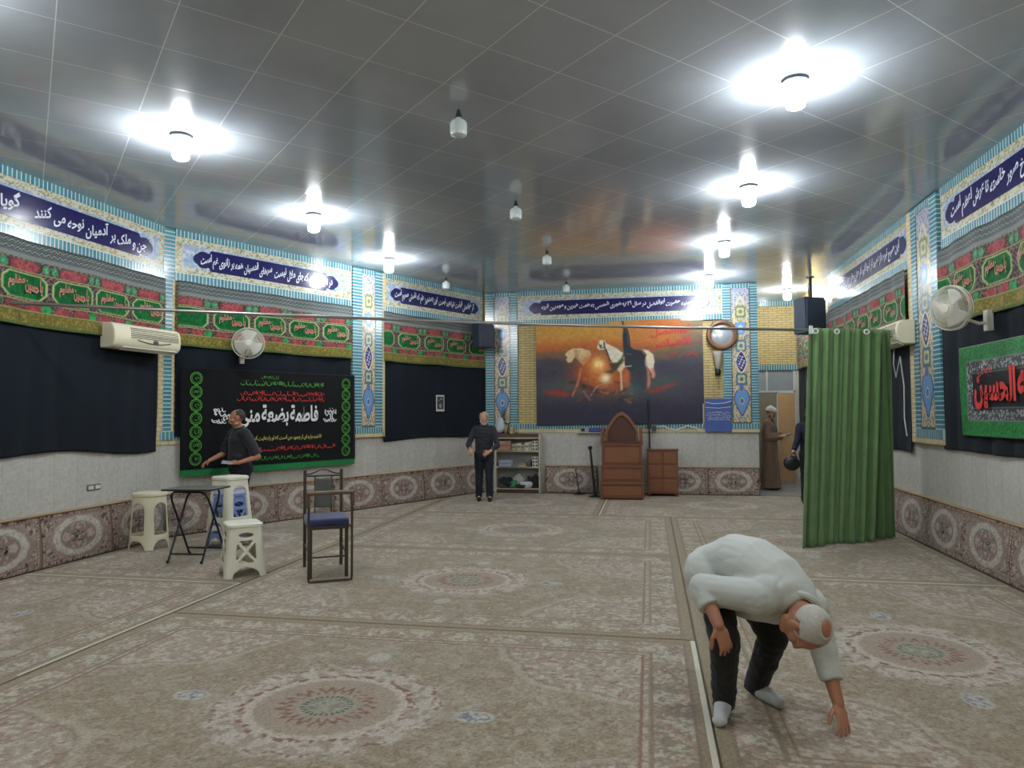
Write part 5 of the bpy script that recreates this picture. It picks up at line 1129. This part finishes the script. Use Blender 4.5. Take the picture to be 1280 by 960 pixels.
M_shirtw = mat('pale_grey_shirt', (200, 206, 202), rough=.8, noise=.05, nscale=5, sheen=.1, bump=.15, bscale=200); M_trous = mat('black_trousers', (26, 28, 30), rough=.85, noise=.15, nscale=10, sheen=.1); M_sock = mat('white_sock', (196, 202, 208), rough=.9, noise=.06, nscale=30)
M_blackshirt = mat('black_shirt', (28, 30, 38), rough=.8, noise=.12, nscale=8, sheen=.15); M_navy2 = mat('navy_black_cloth', (24, 28, 40), rough=.85, noise=.12, nscale=8); M_shoe = mat('black_shoe', (18, 18, 20), rough=.5)
M_eyew = mat('eye_white', (220, 218, 210), rough=.2); M_iris = mat('dark_iris', (34, 26, 22), rough=.15)
def eyes(q, f, k, parent):
    for s in (-1, 1):
        b = MB(); b.ball(q(s*.029, .078, .008), .0115*k, 12); o = b.build('eye', M_eyew, parent); b = MB(); b.ball(q(s*.029, .086, .007), .0052*k, 10); b.build('iris', M_iris, o)

# --- the man bending down in the foreground
t = thing('person', 'man in pale grey shirt and black trousers bending down to touch the carpet', 'person', (.45, 3.98, .009))
O_ = Vector((.45, 3.98, .009)); W = lambda *p: Vector(p)-O_
RV, FV, UV = Vector((.982, .191, 0)), Vector((-.191, .982, 0)), Vector((0, 0, 1))
hipR, hipL = W(.315, 3.99, .70), W(.475, 4.15, .70); kneR, kneL = W(.362, 3.80, .412), W(.632, 4.0, .385); ankR, ankL = W(.366, 3.905, .085), W(.548, 4.165, .085)
wv = Vector((.72, .64, -.24)).normalized()
spine = [(W(.385, 4.08, .665), .155, .125), (W(.40, 4.06, .74), .172, .135), (W(.455, 4.005, .775), .178, .138), (W(.54, 3.935, .765), .182, .14), (W(.625, 3.865, .715), .19, .13), (W(.685, 3.80, .650), .175, .11), (W(.72, 3.755, .605), .10, .08)]
def torso(mb, grow=0.0, sp=spine, wv=wv):
    R = []
    for i, (c, rw, rd) in enumerate(sp):
        a = sp[max(i-1, 0)][0]; b_ = sp[min(i+1, len(sp)-1)][0]; ax = (b_-a).normalized(); w = (wv-ax*wv.dot(ax)).normalized(); d = ax.cross(w); R.append((c, w*(rw+grow), d*(rd+grow)))
    loft(mb, R)
shR, shL = W(.530, 3.70, .665), W(.815, 3.915, .565); elR, elL = W(.262, 3.80, .672), W(.868, 3.875, .31); wrR, wrL = W(.322, 3.665, .528), W(.896, 3.785, .142)
hc = W(.722, 3.625, .556); hu = RV*.43-FV*.87-UV*.215; hf = RV*-.18+FV*.15-UV*.97
b = MB(); torso(b, -.02); limb(b, [shR, elR, wrR], [.058, .044, .029]); limb(b, [shL, elL, wrL], [.058, .043, .029]); limb(b, [hipR, kneR, ankR], [.085, .058, .04]); limb(b, [hipL, kneL, ankL], [.085, .058, .04])
limb(b, [W(.70, 3.785, .635), W(.716, 3.70, .60), hc-hu*.04], [.068, .060, .062]); _, f_, u_, HM, q = head_shape(b, hc, hf, hu, 1.06)
hand_shape(b, wrR, (.34, -.10, -.93), (.42, -.88, .2), 1, .95, curl=(.15, .35, .35)); hand_shape(b, wrL, (.12, -.55, -.83), (.55, -.75, .35), 1, .95, curl=(.1, .25, .3), spread=.22)
fz = .03
limb(b, [ankR, W(.352, 3.86, .05), W(.325, 3.735, .036)], [.04, .036, .026]); limb(b, [ankL, W(.58, 4.12, .05), W(.650, 4.02, .036)], [.04, .036, .026])
fuse('body', b, .0042, M_skin, t, smooth=3)
b = MB(); torso(b, .012); limb(b, [shR+Vector((.03, .03, .02)), shR, elR, elR.lerp(wrR, .52)], [.10, .088, .078, .062], caps=(True, False)); limb(b, [shL-Vector((.03, .03, -.02)), shL, elL, elL.lerp(wrL, .45)], [.10, .084, .064, .058], caps=(True, False))
b.ball(W(.35, 4.09, .70), (.175, .165, .15), 18); limb(b, [W(.33, 4.03, .70), W(.34, 4.00, .64)], [.135, .13]); b.ball(hipR+Vector((-.01, .02, 0)), .135, 16); limb(b, [W(.60, 3.80, .60), W(.54, 3.86, .60), W(.47, 3.94, .60)], [.09, .10, .10])
fuse('shirt', b, .0075, M_shirtw, t, smooth=5, wrinkle=.0045, wscale=10)
b = MB(); cc = W(.712, 3.735, .615); ax = (hc-W(.70, 3.785, .635)).normalized(); e1 = ax.cross(Vector((0, 0, 1))).normalized(); e2 = ax.cross(e1)
b.tube([cc+(e1*math.cos(2*PI*i/28)+e2*math.sin(2*PI*i/28))*.082+ax*.012*math.sin(2*PI*i/14) for i in range(28)], .019, n=8, closed=True); b.build('collar', M_shirtw, t)
b = MB(); limb(b, [hipR+Vector((.01, -.02, -.05)), kneR, ankR+Vector((-.003, 0, -.04))], [.090, .079, .060], caps=(True, False)); limb(b, [hipL, kneL, ankL+Vector((.002, -.003, -.035))], [.105, .079, .062], caps=(True, False)); b.ball((hipR+hipL)/2+Vector((.02, .0, -.03)), (.14, .14, .11), 18)
fuse('trousers', b, .007, M_trous, t, smooth=4, wrinkle=.008, wscale=12, seed=3)
for an, mid, toe in ((ankR, W(.352, 3.86, .055), W(.325, 3.728, .040)), (ankL, W(.583, 4.12, .055), W(.656, 4.012, .040))):
    b = MB(); limb(b, [an+Vector((0, 0, .03)), an, mid, toe], [.048, .046, .045, .032]); hl = an+Vector((0, .02, -.045)); b.ball(hl, (.036, .036, .034), 12); side = (toe-an); side = Vector((-side.y, side.x, 0)).normalized(); b.ball(toe+side*.014, (.026, .026, .022), 10); b.ball(toe-side*.014, (.026, .026, .02), 10)
    b.v = [(x, y, max(z, .0)) for x, y, z in b.v]; fuse('sock', b, .005, M_sock, t, smooth=4, wrinkle=.002, wscale=30)
b = MB(); b.ball((0, 0, 0), (.0805*1.06, .099*1.06, .0905*1.06), 120); hv = []
for v in b.v:                                     # hair hugs the skull and thins out into the bald crown and forehead
    p = Vector(v); d = Vector((p.x/.0853, p.y/.1049, p.z/.0959)); w = float(sm(.56, .42, d.y)*sm(-.72, -.5, d.z)*sm(.55, 1.25, (d.x/.46)**2+((d.y+.30)/.40)**2 if d.z > 0 else 9))
    if d.y > .10: w *= float(sm(.02, .22, d.z))
    elif d.y > -.30: w *= float(sm(-.10, .06, d.z))
    hv.append(hc+HM@(Vector((0, -.012, .03))+p*(.925+.075*w+.012*w*mnoise.noise(p*90))))
b.v = hv; b.build('hair', M_hairw, t, angle=180)
for s in (-1, 1): MB().ball(q(s*.029, .079, .007), (.0135, .0135, .0125), 12).build('eyelid', M_skin, t)
eyes(q, f_, 1.06, t)

# --- standing figures
def stand(label, base, fdir, H, arms, top_m, leg_m, voxel=.006, head_f=None, sleeve=1.0, shoe=True, skin=M_skin2, hunch=.0, hair=None, hair_m=None, belly=.0, robe=None, stride=.0):
    t = thing('person', label, 'person', (base[0], base[1], base[2] if len(base) > 2 else .009)); k = H/1.70; f = Vector((fdir[0], fdir[1], 0)).normalized(); l = Vector((-f.y, f.x, 0)); Z = Vector((0, 0, 1)); o = Vector((base[0], base[1], base[2] if len(base) > 2 else .009))
    J = lambda a, b_, c: f*a*k+l*b_*k+Z*c*H
    b = MB(); hip = {s: J(0, s*.088, .52) for s in (-1, 1)}; kn = {s: J(.02+.05*stride*s, s*.095, .285) for s in (-1, 1)}; an = {s: J(-.02+.12*stride*s, s*.105, .055) for s in (-1, 1)}; sh = {s: J(hunch, s*.170, .80) for s in (-1, 1)}
    tor = [(J(0, 0, .475), .155, .105), (J(.005, 0, .53), .168, .112+belly*.3), (J(.012+belly*.3, 0, .60), .16, .108+belly), (J(.01+hunch*.4, 0, .68), .165, .112+belly*.6), (J(.01+hunch*.8, 0, .755), .172, .112), (J(hunch, 0, .80), .165, .09), (J(hunch, 0, .835), .085, .065)]
    def T(mb, g): loft(mb, [(c, l*(rw*k+g), f*(rd*k+g)) for c, rw, rd in tor])
    T(b, -.012); neck = J(hunch+.0, 0, .82); hc = J(hunch+.035, 0, .925); hf = Vector(head_f) if head_f is not None else f
    limb(b, [neck, hc-Z*.06*k], [.06*k, .056*k]); hr, hf2, hu, HM, q = head_shape(b, hc, hf, Z+hf.normalized()*0.0, k*1.0)
    A = {}
    for s, (el, wr, hd, hn, th) in arms.items():
        el, wr = Vector(el)-o, Vector(wr)-o; A[s] = (el, wr); limb(b, [sh[s]-l*s*.03*k, sh[s], el, wr], [.06*k, .056*k, .041*k, .027*k]); hand_shape(b, wr, hd, hn, th, k*.98, curl=(.35, .45, .4))
    for s in (-1, 1):
        limb(b, [hip[s], kn[s], an[s]], [.085*k, .056*k, .038*k]); limb(b, [an[s]-f*.02, an[s]+f*.09*k-Z*.045, an[s]+f*.16*k-Z*.055], [.038*k, .034*k, .025*k])
    b.v = [(x, y, max(z, .002)) for x, y, z in b.v]
    fuse('body', b, voxel, skin, t, smooth=3)
    b = MB(); T(b, .012)
    for s, (el, wr) in A.items():
        e = el.lerp(wr, .0 if sleeve < 1 else .80); 
        if sleeve < 1: limb(b, [sh[s]-l*s*.04*k, sh[s], sh[s].lerp(el, .92)], [.085*k, .076*k, .068*k], caps=(True, False))
        else: limb(b, [sh[s]-l*s*.04*k, sh[s], el, e], [.076*k, .066*k, .055*k, .044*k], caps=(True, False))
    fuse('shirt', b, .008, top_m, t, smooth=4, wrinkle=.007, wscale=10, seed=len(label))
    b = MB(); cc = J(hunch+.005, 0, .84); b.tube([cc+(f*math.cos(2*PI*i/24)+l*math.sin(2*PI*i/24)*1.05)*.067*k+Z*(.012-.02*math.cos(2*PI*i/24)) for i in range(24)], .014*k, n=8, closed=True); b.build('collar', top_m, t)
    if leg_m is not None:
        b = MB(); b.ball(J(0, 0, .515), (.165*k, .165*k, .085*H), 18)
        for s in (-1, 1): limb(b, [hip[s], kn[s], an[s]-Z*.03], [.108*k, .078*k, .066*k], caps=(True, False))
        fuse('trousers', b, .008, leg_m, t, smooth=3, wrinkle=.007, wscale=10, seed=7)
    if shoe:
        for s in (-1, 1):
            b = MB(); limb(b, [an[s]-Z*.045-f*.02, an[s]+f*.08*k-Z*.055, an[s]+f*.17*k-Z*.062], [.042, .042, .034]); b.v = [(x, y, max(z, 0)) for x, y, z in b.v]; fuse('shoe', b, .006, M_shoe, t, smooth=2)
    if hair: hair_shell('hair', hc+HM@Vector((0, -.012*k, .03*k)), HM, k, (.080, .099, .091), hair, hair_m, t, thick=.008)
    eyes(q, hf2, k, t)
    return t, J, q, HM, hc, k, f, l
def moustache(q, k, m, parent, beard=False):
    b = MB(); limb(b, [q(-.03, .078, -.058), q(0, .096, -.046), q(.03, .078, -.058)], [.006*k, .010*k, .006*k], n=8)
    if beard:
        for a in range(-4, 5): s = a/4; b.ball(q(.062*s, .062-.055*s*s, -.10+.035*s*s), (.020*k, .020*k, .026*k), 8)
    b.build('beard' if beard else 'moustache', m, parent)
# man in black beside the lettered banner
pb1 = (-5.43, 8.70)
tt = stand('man in black short sleeved shirt walking past the black lettered banner', pb1, (-.52, -.85), 1.66,
    {1: ((-5.13, 8.62, 1.03), (-5.33, 8.47, .955), (-.9, -.25, .1), (.2, -.5, .8), 1), -1: ((-5.70, 8.70, 1.06), (-5.76, 8.49, .985), (-.35, -.75, -.35), (-.3, -.3, .9), -1)},
    M_blackshirt, M_navy2, voxel=.0055, head_f=(-.85, -.53, -.22), sleeve=.5, hunch=.03, belly=.03, skin=M_skin, stride=.6,
    hair=lambda d: d.z > -.45 and d.y < .05 and not (d.z > .72 and d.y > -.35) and not (d.y > -.3 and d.z < .1), hair_m=M_haird)
moustache(tt[2], tt[5], M_hairw, tt[0])
b = MB().box((-.02, -.31, .965), (.13, .07, .018), rz=.5); b.v = [tuple(Vector(v)) for v in b.v]; ph = MB().box((0, 0, 0), (.14, .07, .014)).build('mobile_phone', mat('phone_white', (214, 214, 218), rough=.3), bevel=.004); ph.location = (-5.455, 8.425, .965); ph.rotation_euler = (.5, .1, .35); tag(ph, 'white mobile phone in the hand of the man in black', 'phone')
MB().box((0, 0, .0075), (.125, .06, .002)).build('screen', mat('phone_screen', (150, 150, 160), rough=.1), ph, smooth=False)
# man in dark clothes in front of the bookshelf
tt = stand('white haired man in dark shirt and trousers standing left of the bookshelf', (-2.96, 12.55), (.22, -.97), 1.62,
    {-1: ((-3.21, 12.38, 1.03), (-3.13, 12.20, .96), (.05, -.6, -.75), (-.4, -.8, .3), -1), 1: ((-2.70, 12.50, 1.01), (-2.80, 12.30, .91), (-.75, -.4, -.45), (.2, -.9, .3), 1)},
    M_blackshirt, M_navy2, voxel=.006, head_f=(.12, -.98, -.08), skin=M_skin2, stride=.35,
    hair=lambda d: d.z > -.5 and d.y < .35 and not (d.z > .70 and d.y > -.5) and not (d.y > -.1 and d.z < .05), hair_m=M_hairw)
moustache(tt[2], tt[5], M_hairw, tt[0], True)
MB().box(Vector((.03, -.135, .80)), (.06, .01, .03)).build('belt_buckle', M_metalgrey, tt[0])
# cleric at the entry
M_robe = mat('brown_robe', (122, 98, 80), rough=.85, noise=.1, nscale=6, sheen=.2)
tt = stand('man in brown robe and white turban looking at a phone by the entry door', (2.42, 15.25, .009), (.93, -.36), 1.68,
    {-1: ((2.36, 15.05, 1.07), (2.60, 14.98, 1.10), (.95, .1, .1), (.1, -.5, .8), -1), 1: ((2.52, 15.38, 1.07), (2.66, 15.12, 1.10), (.8, -.5, .05), (.2, .4, .8), 1)},
    M_robe, None, voxel=.0065, head_f=(.90, -.25, -.35), skin=M_skin2, hair=lambda d: d.z > -.3 and d.y < -.1, hair_m=M_haird)
tp, J, q, HM, hc, k, f, l = tt
R = [(J(.0, 0, .02), .24, .20), (J(.0, 0, .2), .225, .18), (J(0, 0, .4), .215, .165), (J(0, 0, .55), .21, .155), (J(.0, 0, .68), .215, .15), (J(.0, 0, .76), .215, .14), (J(0, 0, .81), .17, .105), (J(0, 0, .84), .09, .075)]
b = MB(); loft(b, [(c, l*rw*k*(1), f*rd*k) for c, rw, rd in R], n=30)
for s, el, wr in ((-1, (2.36, 15.05, 1.07), (2.60, 14.98, 1.10)), (1, (2.52, 15.38, 1.07), (2.66, 15.12, 1.10))):
    o = Vector((2.42, 15.25, .009)); limb(b, [J(0, s*.17, .80), Vector(el)-o, (Vector(el)-o).lerp(Vector(wr)-o, .75)], [.085, .085, .082], caps=(True, False))
b.v = [(x+.012*math.sin(18*math.atan2(y, x))*(max(0, .9-z)), y+.012*math.cos(15*math.atan2(y, x))*(max(0, .9-z)), z) for x, y, z in b.v]
fuse('robe', b, .009, M_robe, tp, smooth=3, wrinkle=.008, wscale=7)
b = MB(); 
for i, (rz_, rr, tr) in enumerate(((.045, .084, .026), (.068, .080, .028), (.090, .070, .028), (.108, .050, .026))): b.tube([hc+HM@Vector((rr*math.cos(a), rr*1.12*math.sin(a)-.01, rz_+.012*math.sin(a*2+i)+.012*math.cos(a)))*k for a in [2*PI*j/28 for j in range(28)]], tr*k, n=10, closed=True)
b.ball(hc+HM@Vector((0, -.01, .09))*k, (.07*k, .08*k, .05*k), 14); fuse('turban', b, .006, mat('white_turban', (214, 212, 206), rough=.85, noise=.06, nscale=20), tp, smooth=2)
moustache(q, k, M_haird, tp, True)
b = MB(); limb(b, [J(.06, .05, .835), J(.13, .02, .75), J(.15, -.0, .66)], [.014, .014, .014]); limb(b, [J(.06, -.07, .835), J(.13, -.03, .75), J(.15, -.0, .66)], [.014, .014, .014]); b.build('collar_band', mat('dark_collar', (52, 42, 38), rough=.8), tp)
ph = MB().box((0, 0, 0), (.075, .15, .010)).build('mobile_phone', mat('phone_dark', (70, 70, 78), rough=.25), bevel=.004); ph.location = (2.74, 15.02, 1.135); ph.rotation_euler = (.25, .35, -1.3); tag(ph, 'dark mobile phone held by the man in the brown robe', 'phone')
MB().box((0, 0, .006), (.065, .13, .002)).build('screen', mat('phone_screen2', (120, 124, 134), rough=.1), ph, smooth=False)
# person almost hidden by the curtain, with a black bag
tt = stand('person in dark blue clothes mostly hidden behind the green curtain', (2.67, 12.70, .009), (.35, .94), 1.66,
    {1: ((2.44, 12.62, 1.08), (2.36, 12.55, .90), (-.1, -.15, -.95), (-.9, -.2, .1), 1), -1: ((2.92, 12.72, 1.05), (2.92, 12.80, .82), (0, .1, -.95), (.9, 0, .1), -1)},
    mat('dark_blue_shirt', (24, 28, 52), rough=.85, noise=.12), M_navy2, voxel=.008, skin=M_skin2, hair=lambda d: d.z > -.4 and d.y < .2, hair_m=M_haird)
bg = thing('handbag', 'black oval handbag held beside the green curtain', 'bag', (2.33, 12.52, .60))
b = MB(); b.ball((0, 0, .125), (.135, .065, .125), 20, Matrix.Rotation(.35, 3, 'Y')); b.v = [tuple(Vector(v)) for v in b.v]; o = b.build('body', mat('black_leather', (26, 27, 30), rough=.4, noise=.15, bump=.2, bscale=60), bg, angle=180)
b = MB(); b.tube([(-.05+.10*i/10+.03, -.01, .22+.085*math.sin(PI*i/10)) for i in range(11)], .009, n=8); b.build('handle', M_dark, bg); b = MB(); b.tube([(.11*math.cos(a), -.066*math.cos(a*.0)-.004, .125+.02*math.cos(a)+.085*math.sin(a)) for a in [PI*.1+PI*.8*i/12 for i in range(13)]], .004, n=6); b.build('zip', M_metalgrey, bg)

# ------------------------------------------------------------------ tidy up
bpy.data.objects.remove(_fo, do_unlink=True); bpy.data.scenes.remove(_bench)
